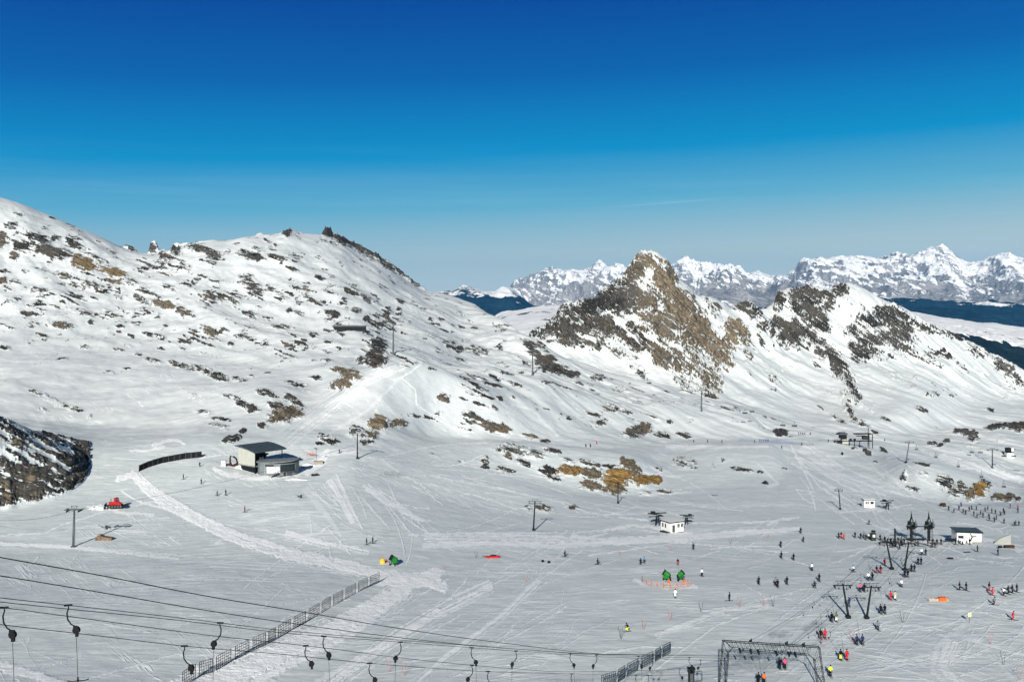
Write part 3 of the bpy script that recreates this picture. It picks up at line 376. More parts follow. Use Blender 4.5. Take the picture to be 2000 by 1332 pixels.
BND = [([(830,1048),(1000,1050),(1200,1056),(1400,1045),(1560,1030)],9,4,.50),([(640,940),(670,980),(690,1020)],20,9,.40),([(560,1040),(640,1062),(720,1080)],7,5,.45),([(960,1140),(860,1190),(760,1250),(640,1335)],12,16,.48),([(1050,1130),(980,1200),(860,1290),(800,1345)],7,9,.34),([(1560,880),(1640,930),(1740,965)],26,16,.28),([(0,1060),(150,1068),(350,1090)],6,4,.42),([(715,955),(760,985),(820,1015)],9,4,.4),([(1280,1240),(1400,1195),(1500,1180)],7,5,.3),([(1860,1250),(1840,1300),(1880,1345)],22,16,.3),
  ([(268,930),(300,960),(380,1005),(470,1050),(560,1080),(700,1106),(800,1132)],9,12,.95),([(860,1128),(800,1142),(740,1182),(660,1227),(560,1272),(470,1312),(400,1347)],15,28,.9),([(600,915),(640,885),(700,880)],7,5,.4),([(560,860),(640,800),(720,740),(790,715)],14,10,.3),([(1300,870),(1400,872),(1500,872)],6,6,.3)]
for pts, w0, w1, st in BND:
    P = np.array(pts, float); nn = int(5 + (w0 + w1) * .75); dirs = np.gradient(P, axis=0); nrm = np.stack([-dirs[:, 1], dirs[:, 0]], 1) / np.linalg.norm(dirs, axis=1)[:, None]
    for q in range(nn):
        o0 = rt.normal(0, .55); a0 = rt.integers(0, max(1, len(P) - 2)); b0 = rt.integers(a0 + 2, len(P) + 1) if len(P) - a0 > 2 else len(P)
        ww = np.linspace(w0, w1, len(P))[:, None]; PP = P + nrm * ww * (o0 + rt.normal(0, .12, len(P))[:, None]); PP = PP[a0:b0]
        if len(PP) > 1: TR.append(([tuple(v) for v in PP], rt.uniform(.8, 1.8), rt.uniform(.8, 2.2), min(1, st * rt.uniform(.7, 1.6))))
TR += [([(745,1135),(800,1132),(872,1148)],12,4,.9),([(760,1120),(815,1125),(850,1140)],9,4,.9)]
FR = 0.5 * fbm(PXF / 12, PYF / 6, 3, 401)
for pts, w0, w1, st in TR:
    P = np.array(pts, float); ext = max(w0, w1) * 2 + 8
    c0, c1 = np.searchsorted(COLS, [P[:, 0].min() - ext, P[:, 0].max() + ext])
    x = PXF[:, c0:c1]; y = PYF[:, c0:c1] + 1.6 * warpy[:, c0:c1] * 0.3
    best = np.full(x.shape, 1e9); ww = np.ones(x.shape); L = len(P) - 1
    for i in range(L):
        a, b = P[i], P[i + 1]; d = b - a; t = np.clip(((x - a[0]) * d[0] + (y - a[1]) * d[1]) / (d @ d), 0, 1)
        q = np.hypot(x - a[0] - t * d[0], (y - a[1] - t * d[1]) * 1.25)
        wd = (w0 + (w1 - w0) * (i + t) / L) * (1 + FR[:, c0:c1]); m = q / wd < best; best = np.where(m, q / wd, best)
    churn[:, c0:c1] = np.maximum(churn[:, c0:c1], st * (1 - sstep(0.55, 1.25, best)) * vis2[:, c0:c1] * (RF < 12))
for cx, cy, rx, ry, s in [(1460,1285,44,18,.8),(1520,1240,22,8,.7),(1590,1222,26,12,.5),(1480,1300,60,14,.5),(1508,1262,20,6,.6),(767,927,34,7,.4),(590,972,16,5,.4)]:
    e = np.hypot((PXF - cx + (PYF - cy) * 1.2) / rx, (PYF - cy) / ry) + 0.5 * fbm(PXF / 14, PYF / 7, 3, 77)
    dirt = np.maximum(dirt, s * (1 - sstep(0.4, 1.1, e)) * vis * (RF < 8))
GZ = GZ + churn * (0.0 + 0.07 * fbm(X0 / 2.2, GD / 2.6, 3, 81)) * (GD / 220)
fresh = sstep(6.3, 8.5, RF + 0.5 * fbm(X0 / 60, GD / 60, 2, 83)) * np.ones_like(churn)
hill = (RF > 12.9) * 1.0
# ---------------------------------------------------------------- snow and rock
def attr(nt, name):
    a = nt.nodes.new('ShaderNodeAttribute'); a.attribute_name = name; return a.outputs['Fac']
def math_(nt, op, a, b=None, c=None, clamp=False):
    n = nt.nodes.new('ShaderNodeMath'); n.operation = op; n.use_clamp = clamp
    for i, v in enumerate((a, b, c)):
        if v is None: continue
        if isinstance(v, (int, float)): n.inputs[i].default_value = v
        else: nt.links.new(v, n.inputs[i])
    return n.outputs[0]
def mixrgb(nt, f, a, b, bt='MIX'):
    n = nt.nodes.new('ShaderNodeMixRGB'); n.blend_type = bt
    for i, v in enumerate((f, a, b)):
        if isinstance(v, (int, float)): n.inputs[i].default_value = v
        elif isinstance(v, tuple): n.inputs[i].default_value = (*v, 1)
        else: nt.links.new(v, n.inputs[i])
    return n.outputs[0]
def noise(nt, vec, scale, detail=4, rough=0.55, dist=0.0):
    n = nt.nodes.new('ShaderNodeTexNoise'); n.inputs['Scale'].default_value = scale; n.inputs['Detail'].default_value = detail
    n.inputs['Roughness'].default_value = rough; n.inputs['Distortion'].default_value = dist
    nt.links.new(vec, n.inputs['Vector']); return n.outputs[0]
def mapr(nt, v, a, b, c=0.0, d=1.0, smooth=True):
    n = nt.nodes.new('ShaderNodeMapRange'); n.interpolation_type = 'SMOOTHSTEP' if smooth else 'LINEAR'
    nt.links.new(v, n.inputs[0])
    for i, x in zip((1, 2, 3, 4), (a, b, c, d)): n.inputs[i].default_value = x
    return n.outputs[0]
def terrain_mat(name, k=1.0, dip=20, far=False, rock_dark=(0.018, 0.018, 0.016), rock_mid=(0.085, 0.078, 0.066), th=0.54, nz=0.80, nc_=0.55):
    m = bpy.data.materials.new(name); m.use_nodes = True; nt = m.node_tree; b = nt.nodes['Principled BSDF']
    tc = nt.nodes.new('ShaderNodeTexCoord'); P = tc.outputs['Object']
    geo = nt.nodes.new('ShaderNodeNewGeometry'); sep = nt.nodes.new('ShaderNodeSeparateXYZ'); nt.links.new(geo.outputs['Normal'], sep.inputs[0])
    # strata: the noise is squeezed across tilted beds
    mr = nt.nodes.new('ShaderNodeMapping'); mr.inputs['Rotation'].default_value = (0, R(-dip), 0); nt.links.new(P, mr.inputs[0])
    mp = nt.nodes.new('ShaderNodeMapping'); mp.inputs['Scale'].default_value = (0.34, 0.50, 2.3); nt.links.new(mr.outputs[0], mp.inputs[0]); S = mp.outputs[0]
    n1 = noise(nt, S, 0.20 / k, 6, 0.62); n2 = noise(nt, S, 0.9 / k, 4, 0.65); n3 = noise(nt, P, 0.045 / k, 4, 0.5)
    vo = nt.nodes.new('ShaderNodeTexVoronoi'); vo.inputs['Scale'].default_value = 0.42 / k; nt.links.new(S, vo.inputs['Vector'])
    rk = attr(nt, 'rock')
    s = math_(nt, 'MULTIPLY_ADD', math_(nt, 'SUBTRACT', n1, 0.5), 2.3, rk)
    s = math_(nt, 'MULTIPLY_ADD', math_(nt, 'SUBTRACT', n2, 0.5), 0.95, s)
    s = math_(nt, 'MULTIPLY_ADD', math_(nt, 'SUBTRACT', nz, sep.outputs[2]), nc_, s)
    gate = mapr(nt, rk, 0.15, 0.45)
    mask = math_(nt, 'MULTIPLY', mapr(nt, s, th, th + 0.10), gate)
    # colours of the stone
    base = mixrgb(nt, mapr(nt, math_(nt, 'ADD', math_(nt, 'MULTIPLY', n2, .45), math_(nt, 'MULTIPLY', n3, .55)), 0.38, 0.62), rock_dark, rock_mid)
    oc = attr(nt, 'ochre')
    of = math_(nt, 'MULTIPLY', mapr(nt, math_(nt, 'MULTIPLY_ADD', math_(nt, 'SUBTRACT', n1, 0.5), 1.2, oc), 0.32, 0.8), 0.92)
    ochc = mixrgb(nt, mapr(nt, n2, 0.3, 0.7), (0.075, 0.058, 0.036), (0.27, 0.212, 0.138))
    ochc = mixrgb(nt, mapr(nt, oc, 0.82, 1.0), ochc, mixrgb(nt, mapr(nt, n2, 0.3, 0.7), (0.10, 0.058, 0.018), (0.37, 0.225, 0.06)))
    base = mixrgb(nt, of, base, ochc)
    crack = mapr(nt, vo.outputs['Distance'], 0.0, 0.30, 0.25, 1.0)
    base = mixrgb(nt, 0.8, base, mixrgb(nt, 1.0, base, crack, 'MULTIPLY'))
    dust = mapr(nt, noise(nt, S, 1.5 / k, 4, 0.65), 0.62, 0.68, 0, 0.0 if far else 0.8)
    base = mixrgb(nt, dust, base, (0.75, 0.77, 0.79))
    # snow: wind pressed and groomed is duller, churned brighter, partly sunlit facets painted in
    ms = nt.nodes.new('ShaderNodeMapping'); ms.inputs['Scale'].default_value = (0.35, 1.5, 1); ms.inputs['Rotation'].default_value = (0, 0, R(12)); nt.links.new(P, ms.inputs[0])
    ns = noise(nt, ms.outputs[0], 0.35 / k, 7, 0.68); nb = noise(nt, P, 0.02 / k, 3, 0.5)
    sn = mixrgb(nt, mapr(nt, ns, 0.35, 0.7), (0.63, 0.665, 0.66), (0.72, 0.75, 0.74))
    sn = mixrgb(nt, mapr(nt, nb, 0.4, 0.65, 0, 0.5), sn, (0.60, 0.64, 0.64))
    if far: sn = mixrgb(nt, 0.0, (0.87, 0.875, 0.87), sn)
    if not far:
        ch = attr(nt, 'churn'); nc = noise(nt, P, 1.1, 4, 0.7); fr = attr(nt, 'fresh')
        sn = mixrgb(nt, math_(nt, 'SUBTRACT', 1.0, fr), sn, mixrgb(nt, mapr(nt, ns, 0.3, 0.7), (0.555, 0.60, 0.595), (0.74, 0.785, 0.775)))
        lines = None
        for rot, sx_, sy_, off in ((55, 0.012, 0.16, 0.0), (-28, 0.010, 0.13, 5.0), (8, 0.012, 0.12, 9.0)):
            mr2 = nt.nodes.new('ShaderNodeMapping'); mr2.inputs['Rotation'].default_value = (0, 0, R(rot)); mr2.inputs['Location'].default_value = (off, off, off); nt.links.new(P, mr2.inputs[0])
            m2 = nt.nodes.new('ShaderNodeMapping'); m2.inputs['Scale'].default_value = (sx_, sy_, 0.02); nt.links.new(mr2.outputs[0], m2.inputs[0])
            q = noise(nt, m2.outputs[0], 1.0, 4, 0.6, 0.6)
            ln = mapr(nt, math_(nt, 'ABSOLUTE', math_(nt, 'SUBTRACT', q, 0.5)), 0.006, 0.016, 1.0, 0.0)
            ln = math_(nt, 'MULTIPLY', ln, mapr(nt, noise(nt, P, 0.018 + off * 0.001, 2, 0.5), 0.50, 0.60))
            lines = ln if lines is None else math_(nt, 'MAXIMUM', lines, ln)
        ch = math_(nt, 'MAXIMUM', ch, math_(nt, 'MULTIPLY', lines, 0.42))
        cf = mapr(nt, math_(nt, 'MULTIPLY_ADD', math_(nt, 'SUBTRACT', nc, 0.5), 0.55, ch), 0.08, 0.60)
        sn = mixrgb(nt, math_(nt, 'MULTIPLY', cf, 0.95), sn, (0.94, 0.95, 0.94))
        sn = mixrgb(nt, math_(nt, 'MULTIPLY', attr(nt, 'dirt'), mapr(nt, nc, 0.3, 0.6, 0.4, 1)), sn, (0.25, 0.29, 0.29))
    col = mixrgb(nt, mask, sn, base)
    nt.links.new(col, b.inputs['Base Color'])
    nt.links.new(mapr(nt, mask, 0, 1, 0.55, 0.9), b.inputs['Roughness']); b.inputs['Specular IOR Level'].default_value = 0.1
    # relief
    hr = math_(nt, 'ADD', math_(nt, 'MULTIPLY', n1, 1.1 * k), math_(nt, 'MULTIPLY', vo.outputs['Distance'], 0.55 * k))
    hs = math_(nt, 'MULTIPLY', ns, 0.26 * k)
    if not far: hs = math_(nt, 'ADD', hs, math_(nt, 'MULTIPLY', math_(nt, 'MULTIPLY', nc, ch), 0.28))
    hm = nt.nodes.new('ShaderNodeMix'); nt.links.new(mask, hm.inputs[0]); nt.links.new(hs, hm.inputs[2]); nt.links.new(math_(nt, 'ADD', hr, 0.6), hm.inputs[3])
    bp = nt.nodes.new('ShaderNodeBump'); bp.inputs['Strength'].default_value = 0.85; bp.inputs['Distance'].default_value = 1.0
    nt.links.new(hm.outputs[0], bp.inputs['Height']); nt.links.new(bp.outputs[0], b.inputs['Normal'])
    return m
M_SNOW = terrain_mat('snow_and_rock', 0.7)
M_PEAK = terrain_mat('peak_snow_and_rock', 1.5, 42, nz=0.70, nc_=1.6)
GX = GD * (GP - HX) / F
cut = ST[13]
grid_mesh('snow_ground', GX[:cut + 1], GD[:cut + 1], GZ[:cut + 1], M_SNOW, dict(rock=rock[:cut + 1], ochre=och[:cut + 1], fresh=fresh[:cut + 1], churn=churn[:cut + 1], dirt=dirt[:cut + 1]))
grid_mesh('mountain', GX[cut:], GD[cut:], GZ[cut:], M_PEAK, dict(rock=rock[cut:], ochre=och[cut:], fresh=fresh[cut:], churn=churn[cut:], dirt=dirt[cut:]))
PYG = pyof()
def ground(px, py, sink=0.0):
    """nearest point of the terrain seen at a place of the photo"""
    c = np.searchsorted(COLS, px); c = min(max(c, 1), len(COLS) - 1)
    t = (px - COLS[c - 1]) / (COLS[c] - COLS[c - 1])
    pc = PYG[:, c - 1] * (1 - t) + PYG[:, c] * t; dc = GD[:, c - 1] * (1 - t) + GD[:, c] * t
    k = np.argmax(pc <= py)
    if k == 0: k = 1
    u = (pc[k - 1] - py) / max(1e-6, pc[k - 1] - pc[k]); d = dc[k - 1] + u * (dc[k] - dc[k - 1])
    v = unproj(px, py, float(d)); v.z -= sink; return v
def ground_z(x, d):
    px = HX + x * F / d
    c = min(max(np.searchsorted(COLS, px), 1), len(COLS) - 1); t = (px - COLS[c - 1]) / (COLS[c] - COLS[c - 1])
    z0 = np.interp(d, GD[:, c - 1], GZ[:, c - 1]); z1 = np.interp(d, GD[:, c], GZ[:, c]); return float(z0 * (1 - t) + z1 * t)
# ---------------------------------------------------------------- far land
def far_sheet(name, lines, step, mat, relief, rockfn, x0=640, x1=2500, cstep=1.7):
    cols = np.arange(x0, x1, cstep)
    D, Z, st = make_grid(lines, cols, step)
    Pg = np.broadcast_to(cols[None], D.shape); X = D * (Pg - HX) / F
    rf = np.zeros(len(D))
    for i in range(len(st) - 1): rf[st[i]:st[i + 1] + 1] = np.linspace(i, i + 1, st[i + 1] - st[i] + 1)
    Z = Z + relief(X, D, rf[:, None], Pg, Z); X = D * (Pg - HX) / F
    py = HY + (CZ - Z) * F / D
    r, o = rockfn(X, D, rf[:, None], Pg, py, Z)
    return grid_mesh(name, X, D, Z, mat, dict(rock=r, ochre=o))
# cream plain and the wooded shelf on the right
L1 = [[(640,1100,1500),(2500,1100,1700)],
      [(640,800,2100),(960,690,2100),(1060,668,2100),(1150,650,2200),(1500,660,2400),(1760,690,2600),(1850,700,2700),(1900,740,2800),(2000,760,2800),(2500,800,2800)],
      [(640,700,3000),(960,640,3000),(990,632,3000),(1060,625,3000),(1500,640,3000),(1780,648,3200),(1850,650,3300),(1880,652,3300),(1930,658,3300),(2000,674,3300),(2100,690,3300),(2500,720,3300)],
      [(640,660,4200),(940,632,4200),(960,622,4200),(980,611,4200),(1010,606,4200),(1050,601,4200),(1100,597,4200),(1150,596,4200),(1500,610,4200),(1720,608,4400),(1770,612,4500),(1800,615,4500),(1850,621,4500),(1900,628,4500),(1950,634,4500),(2000,640,4500),(2100,650,4500),(2500,690,4500)],
      [(640,800,5600),(2500,800,5800)]]
def rel1(X, D, rf, P, Z): return sstep(0.5, 1.5, rf) * (9 * fbm(X / 200, D / 300, 5, 101) + 9 * sstep(1700, 1900, P) * np.exp(-((rf - 2) / 0.5) ** 2) * fbm(X / 40, D / 60, 3, 103))
def rk1(X, D, rf, P, py, Z):
    wood = sstep(1800, 1870, P) * (1 - sstep(1.86, 2.06, rf + 0.16 * fbm(X / 60, D / 200, 4, 105)))
    sc = 0.6 * sstep(0.3, 0.6, fbm(X / 60, D / 120, 4, 107)) * np.exp(-((rf - 2.1) / 0.25) ** 2) * sstep(1750, 1850, P)
    return np.clip(np.maximum(wood * 1.6, sc * 1.2) + 0.62 * sstep(0.12, 0.5, fbm(X / 120, D / 170, 4, 109)) * (P < 1300), 0, 1.6), np.zeros_like(X)
M_WOOD = terrain_mat('snow_and_wood', 5.0, 5, True, (0.005, 0.014, 0.022), (0.012, 0.030, 0.040), 0.5)
far_sheet('plateau', L1, 1.6, M_WOOD, rel1, rk1)
# wooded ridges: dark on the right, blue in the gap on the left
L2 = [[(640,760,6500),(2500,760,6500)],
      [(640,680,8500),(860,650,8500),(1000,640,8500),(1700,640,7500),(2500,680,7500)],
      [(640,600,11500),(850,574,11500),(865,572,11500),(880,570,11500),(892,568,11500),(905,561,11500),(918,567,11500),(935,571,11500),(950,574,11500),(965,574,11500),(972,569,11500),(985,566,11500),(1000,568,11500),(1015,580,11500),(1050,600,11500),(1500,610,11500),(1740,588,11000),(1790,589,11000),(1850,591,11000),(1900,594,11000),(1950,596,11000),(2000,597,11000),(2100,596,11000),(2500,600,11000)],
      [(640,760,15500),(2500,760,15000)]]
def rel2(X, D, rf, P, Z): return (1 - 0.8 * np.exp(-((rf - 2) / 0.2) ** 2)) * sstep(0.3, 1, rf) * 60 * (ridged(X / 900, D / 1600, 4, 111) - 0.5) + 7 * fbm(X / 90, D / 150, 3, 117)
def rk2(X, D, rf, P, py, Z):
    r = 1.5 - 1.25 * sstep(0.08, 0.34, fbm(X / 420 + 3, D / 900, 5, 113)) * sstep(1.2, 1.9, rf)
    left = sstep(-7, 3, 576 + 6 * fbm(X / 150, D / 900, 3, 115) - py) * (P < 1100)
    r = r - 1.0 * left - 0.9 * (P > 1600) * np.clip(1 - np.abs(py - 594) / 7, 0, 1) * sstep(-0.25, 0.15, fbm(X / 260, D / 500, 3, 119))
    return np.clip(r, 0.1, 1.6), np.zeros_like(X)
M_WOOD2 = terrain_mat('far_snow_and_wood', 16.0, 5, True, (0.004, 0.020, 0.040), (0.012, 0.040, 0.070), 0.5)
far_sheet('wooded_hills', L2, 1.4, M_WOOD2, rel2, rk2)
# the far limestone ranges
L3 = [[(640,760,13000),(2500,760,13000)],
      [(640,640,14500),(980,625,14500),(1350,630,14500),(1500,615,14500),(2500,640,14500)],
      [(640,640,17000),(980,600,17000),(1100,590,17000),(1350,580,17000),(1400,560,17000),(1425,556,17000),(1450,566,17000),(1480,574,17000),(1500,578,17000),(1540,570,17000),(1700,580,17000),(2500,590,17000)],
      [(640,680,22000),(960,605,22000),(992,580,22000),(1003,562,22000),(1020,556,22000),(1040,550,22000),(1060,540,22000),(1080,532,22000),(1100,530,22000),(1120,528,22000),(1140,530,22000),(1160,524,22000),(1174,519,22000),(1190,526,22000),(1220,530,22000),(1300,540,22000),(1320,526,22000),(1334,513,22000),(1350,517,22000),(1380,521,22000),(1400,528,22000),(1420,534,22000),(1440,540,22000),(1465,538,22000),(1480,533,22000),(1500,540,22000),(1535,545,22000),(1555,535,22000),(1562,524,22000),(1585,514,22000),(1605,509,22000),(1620,512,22000),(1645,506,22000),(1665,505,22000),(1690,507,22000),(1720,510,22000),(1745,505,22000),(1780,504,22000),(1800,500,22000),(1825,492,22000),(1840,484,22000),(1850,486,22000),(1862,494,22000),(1878,508,22000),(1895,515,22000),(1920,515,22000),(1945,510,22000),(1970,502,22000),(1985,507,22000),(2010,510,22000),(2100,520,22000),(2500,560,22000)],
      [(640,760,27000),(2500,760,27000)]]
def rel3(X, D, rf, P, Z):
    m = sstep(0.8, 1.8, rf) * (1 - 0.78 * np.exp(-((rf - 3) / 0.22) ** 2))
    return m * (230 * (ridged(X / 1300 + D / 6000, D / 2600, 6, 121, 0.55) - 0.9)) + sstep(2, 3, rf) * 26 * (ridged(X / 260, D / 700, 4, 127) - 0.6)
def rk3(X, D, rf, P, py, Z):
    zx = np.gradient(Z, axis=1) / np.gradient(X, axis=1)
    r = 0.30 + 0.22 * np.abs(zx) * 0.6 + 0.30 * fbm(X / 500, D / 1500, 4, 123) + 0.30 * sstep(520, 590, py) - 0.25 * sstep(0.2, 0.5, fbm(X / 700, D / 1500, 3, 125)) 
    r = r + 0.55 * sstep(575, 596, py + 10 * fbm(X / 700, D / 900, 3, 129)) * (P > 1500) + 0.5 * sstep(560, 580, py) * (P > 1360) * (P < 1560)
    return np.clip(r, 0, 1.3), np.zeros_like(X)
M_FAR = terrain_mat('limestone_and_snow', 34.0, 25, True, (0.17, 0.168, 0.17), (0.38, 0.365, 0.35), 0.5)
far_sheet('mountain_range', L3, 1.1, M_FAR, rel3, rk3, cstep=1.4)
# valley floor far below, out to the horizon
me = bpy.data.meshes.new('valley'); me.from_pydata([(-34000,1500,-700),(34000,1500,-700),(34000,29500,-700),(-34000,29500,-700)], [], [(0,1,2,3)])
vm = bpy.data.materials.new('valley_forest'); vm.use_nodes = True; vm.node_tree.nodes['Principled BSDF'].inputs['Base Color'].default_value = (0.01, 0.02, 0.025, 1)
vm.node_tree.nodes['Principled BSDF'].inputs['Roughness'].default_value = 0.95
me.materials.append(vm); vo_ = bpy.data.objects.new('valley_ground', me); C.objects.link(vo_); vo_['kind'] = 'structure'
# haze: one even box of air
bm = bmesh.new(); bmesh.ops.create_cube(bm, size=1.0)
me = bpy.data.meshes.new('haze'); bm.to_mesh(me); bm.free()
hz = bpy.data.objects.new('haze', me); C.objects.link(hz); hz.location = (0, 40000, 1150/2 - 0); hz['kind'] = 'stuff'
zlo, zhi = -702.0, 1420.0
hz.scale = (70000, 30500, zhi - zlo); hz.location = (0, 14750, (zlo + zhi) / 2)
hm = bpy.data.materials.new('air'); hm.use_nodes = True; hn = hm.node_tree; hn.nodes.clear()
pv = hn.nodes.new('ShaderNodeVolumePrincipled'); pv.inputs['Color'].default_value = (0.07, 0.42, 0.88, 1); pv.inputs['Density'].default_value = 1.9e-5; pv.inputs['Anisotropy'].default_value = 0.0
ho = hn.nodes.new('ShaderNodeOutputMaterial'); hn.links.new(pv.outputs[0], ho.inputs['Volume']); me.materials.append(hm)
# ---------------------------------------------------------------- tools for built things
def mat(name, col, rough=0.5, metal=0.0, var=0.25, scale=3.0, emit=None):
    m = bpy.data.materials.new(name); m.use_nodes = True; nt = m.node_tree; b = nt.nodes['Principled BSDF']
    tc = nt.nodes.new('ShaderNodeTexCoord')
    n = noise(nt, tc.outputs['Object'], scale, 4, 0.6)
    c = mixrgb(nt, mapr(nt, n, 0.35, 0.7), tuple(x * (1 - var) for x in col), tuple(min(1, x * (1 + var * 0.5)) for x in col))
    nt.links.new(c, b.inputs['Base Color']); b.inputs['Roughness'].default_value = rough; b.inputs['Metallic'].default_value = metal; b.inputs['Specular IOR Level'].default_value = 0.5 if rough < .2 else 0.1
    return m
DK = mat('dark_painted_steel', (0.010, 0.013, 0.013), 0.55); GR = mat('galvanised_steel', (0.085, 0.095, 0.10), 0.5, 0.3); MG = mat('grey_cladding', (0.19, 0.21, 0.215), 0.6, 0.0, 0.2, 0.7)
WH = mat('white_paint', (0.66, 0.66, 0.63), 0.5, 0, 0.06); BE = mat('beige_panel', (0.40, 0.40, 0.35), 0.6, 0, 0.06, 0.5); BK = mat('black_rubber', (0.012, 0.012, 0.014), 0.7); GL = mat('dark_glass', (0.012, 0.020, 0.024), 0.12, 0, 0.1)
RD = mat('red_paint', (0.50, 0.018, 0.015), 0.4); GN = mat('green_paint', (0.015, 0.16, 0.02), 0.45); OR = mat('orange_fabric', (0.65, 0.12, 0.02), 0.7); NE = mat('orange_net', (0.60, 0.33, 0.24), 0.8); YE = mat('yellow_paint', (0.70, 0.45, 0.06), 0.5)
RU = mat('rusty_steel', (0.055, 0.032, 0.016), 0.8, 0, 0.5, 1.2); RF = mat('roof_sheet', (0.075, 0.10, 0.11), 0.45, 0.2, 0.2, 0.6); WD = mat('weathered_wood', (0.30, 0.27, 0.22), 0.8); GV = mat('olive_steel', (0.035, 0.040, 0.028), 0.6)
ROPE = mat('steel_rope', (0.016, 0.018, 0.02), 0.6, 0.2); SNOWM = mat('settled_snow', (0.68, 0.71, 0.70), 0.6, 0, 0.04, 0.8); DG = mat('dark_green_net', (0.03, 0.05, 0.055), 0.9, 0, 0.5, 2); BLU = mat('blue_net', (0.03, 0.07, 0.28), 0.9); PK = mat('faded_red_poles', (0.45, 0.14, 0.10), 0.7)
class MB:
    def __init__(s): s.v = []; s.f = []
    def add(s, v, f):
        k = len(s.v); s.v += [tuple(p) for p in v]; s.f += [tuple(i + k for i in q) for q in f]; return s
    def box(s, c, size, yaw=0, M=None):
        hx, hy, hz = [x / 2 for x in size]; v = []
        for z in (-hz, hz):
            for x, y in ((-hx, -hy), (hx, -hy), (hx, hy), (-hx, hy)): v.append(Vector((x, y, z)))
        m = M if M is not None else Matrix.Rotation(yaw, 3, 'Z')
        v = [m @ p + Vector(c) for p in v]
        return s.add(v, [(0, 3, 2, 1), (4, 5, 6, 7), (0, 1, 5, 4), (1, 2, 6, 5), (2, 3, 7, 6), (3, 0, 4, 7)])
    def beam(s, a, b, w, h=None):
        a = Vector(a); b = Vector(b); d = b - a; L = d.length
        if L < 1e-6: return s
        q = d.to_track_quat('X', 'Z').to_matrix(); return s.box((a + b) / 2, (L, w, h or w), M=q)
    def tube(s, pts, r, n=6, cap=True):
        pts = [Vector(p) for p in pts]; rs = r if isinstance(r, (list, tuple)) else [r] * len(pts)
        v = []; f = []; up = Vector((0.01, 0.02, 1))
        for i, p in enumerate(pts):
            d = (pts[min(i + 1, len(pts) - 1)] - pts[max(i - 1, 0)]).normalized()
            if abs(d.dot(up.normalized())) > 0.96: up = Vector((1, 0.1, 0))
            a = d.cross(up).normalized(); b = a.cross(d).normalized()
            for k in range(n): t = 2 * math.pi * k / n; v.append(p + (a * math.cos(t) + b * math.sin(t)) * rs[i])
        for i in range(len(pts) - 1):
            for k in range(n): f.append((i * n + k, i * n + (k + 1) % n, (i + 1) * n + (k + 1) % n, (i + 1) * n + k))
        if cap: f.append(tuple(range(n))[::-1]); f.append(tuple(range((len(pts) - 1) * n, len(pts) * n)))
        return s.add(v, f)
    def wheel(s, c, r, w, axis=(0, 1, 0), n=14):
        a = Vector(axis).normalized(); return s.tube([Vector(c) - a * w / 2, Vector(c) + a * w / 2], r, n)
    def prism(s, poly, z0, z1):                     # plan polygon (ccw) extruded in z; z1 may be a function of (x, y)
        n = len(poly); t = z1 if callable(z1) else (lambda x, y: z1); u = z0 if callable(z0) else (lambda x, y: z0)
        v = [(x, y, u(x, y)) for x, y in poly] + [(x, y, t(x, y)) for x, y in poly]
        return s.add(v, [tuple(range(n))[::-1], tuple(range(n, 2 * n))] + [(i, (i + 1) % n, n + (i + 1) % n, n + i) for i in range(n)])
    def slab(s, prof, y0, y1):                      # profile in x-z extruded along y
        n = len(prof); v = [(x, y0, z) for x, z in prof] + [(x, y1, z) for x, z in prof]
        return s.add(v, [tuple(range(n)), tuple(range(n, 2 * n))[::-1]] + [(i, n + i, n + (i + 1) % n, (i + 1) % n) for i in range(n)])
    def mesh(s, name, m, smooth=False):
        me = bpy.data.meshes.new(name); me.from_pydata([tuple(p) for p in s.v], [], s.f)
        b = bmesh.new(); b.from_mesh(me); bmesh.ops.recalc_face_normals(b, faces=b.faces); b.to_mesh(me); b.free()
        if smooth: me.polygons.foreach_set('use_smooth', [True] * len(me.polygons))
        me.materials.append(m); return me
    def build(s, name, m, parent=None, smooth=False, label=None):
        o = bpy.data.objects.new(name, s.mesh(name, m, smooth)); C.objects.link(o)
        if parent is not None: o.parent = parent
        if label: o['label'] = label
        return o
def tag(o, label, cat, group=None, kind=None):
    o['label'] = label; o['category'] = cat
    if group: o['group'] = group
    if kind: o['kind'] = kind
    return o
def thing(name, label, cat, loc, rz=0, group=None):
    o = bpy.data.objects.new(name, None); C.objects.link(o); o.location = loc; o.rotation_euler = (0, 0, rz); o.empty_display_size = 0.5
    return tag(o, label, cat, group)
def copy_tree(o, parent=None):
    c = o.copy(); C.objects.link(c)
    if parent is not None: c.parent = parent
    for ch in list(o.children): copy_tree(ch, c)
    return c
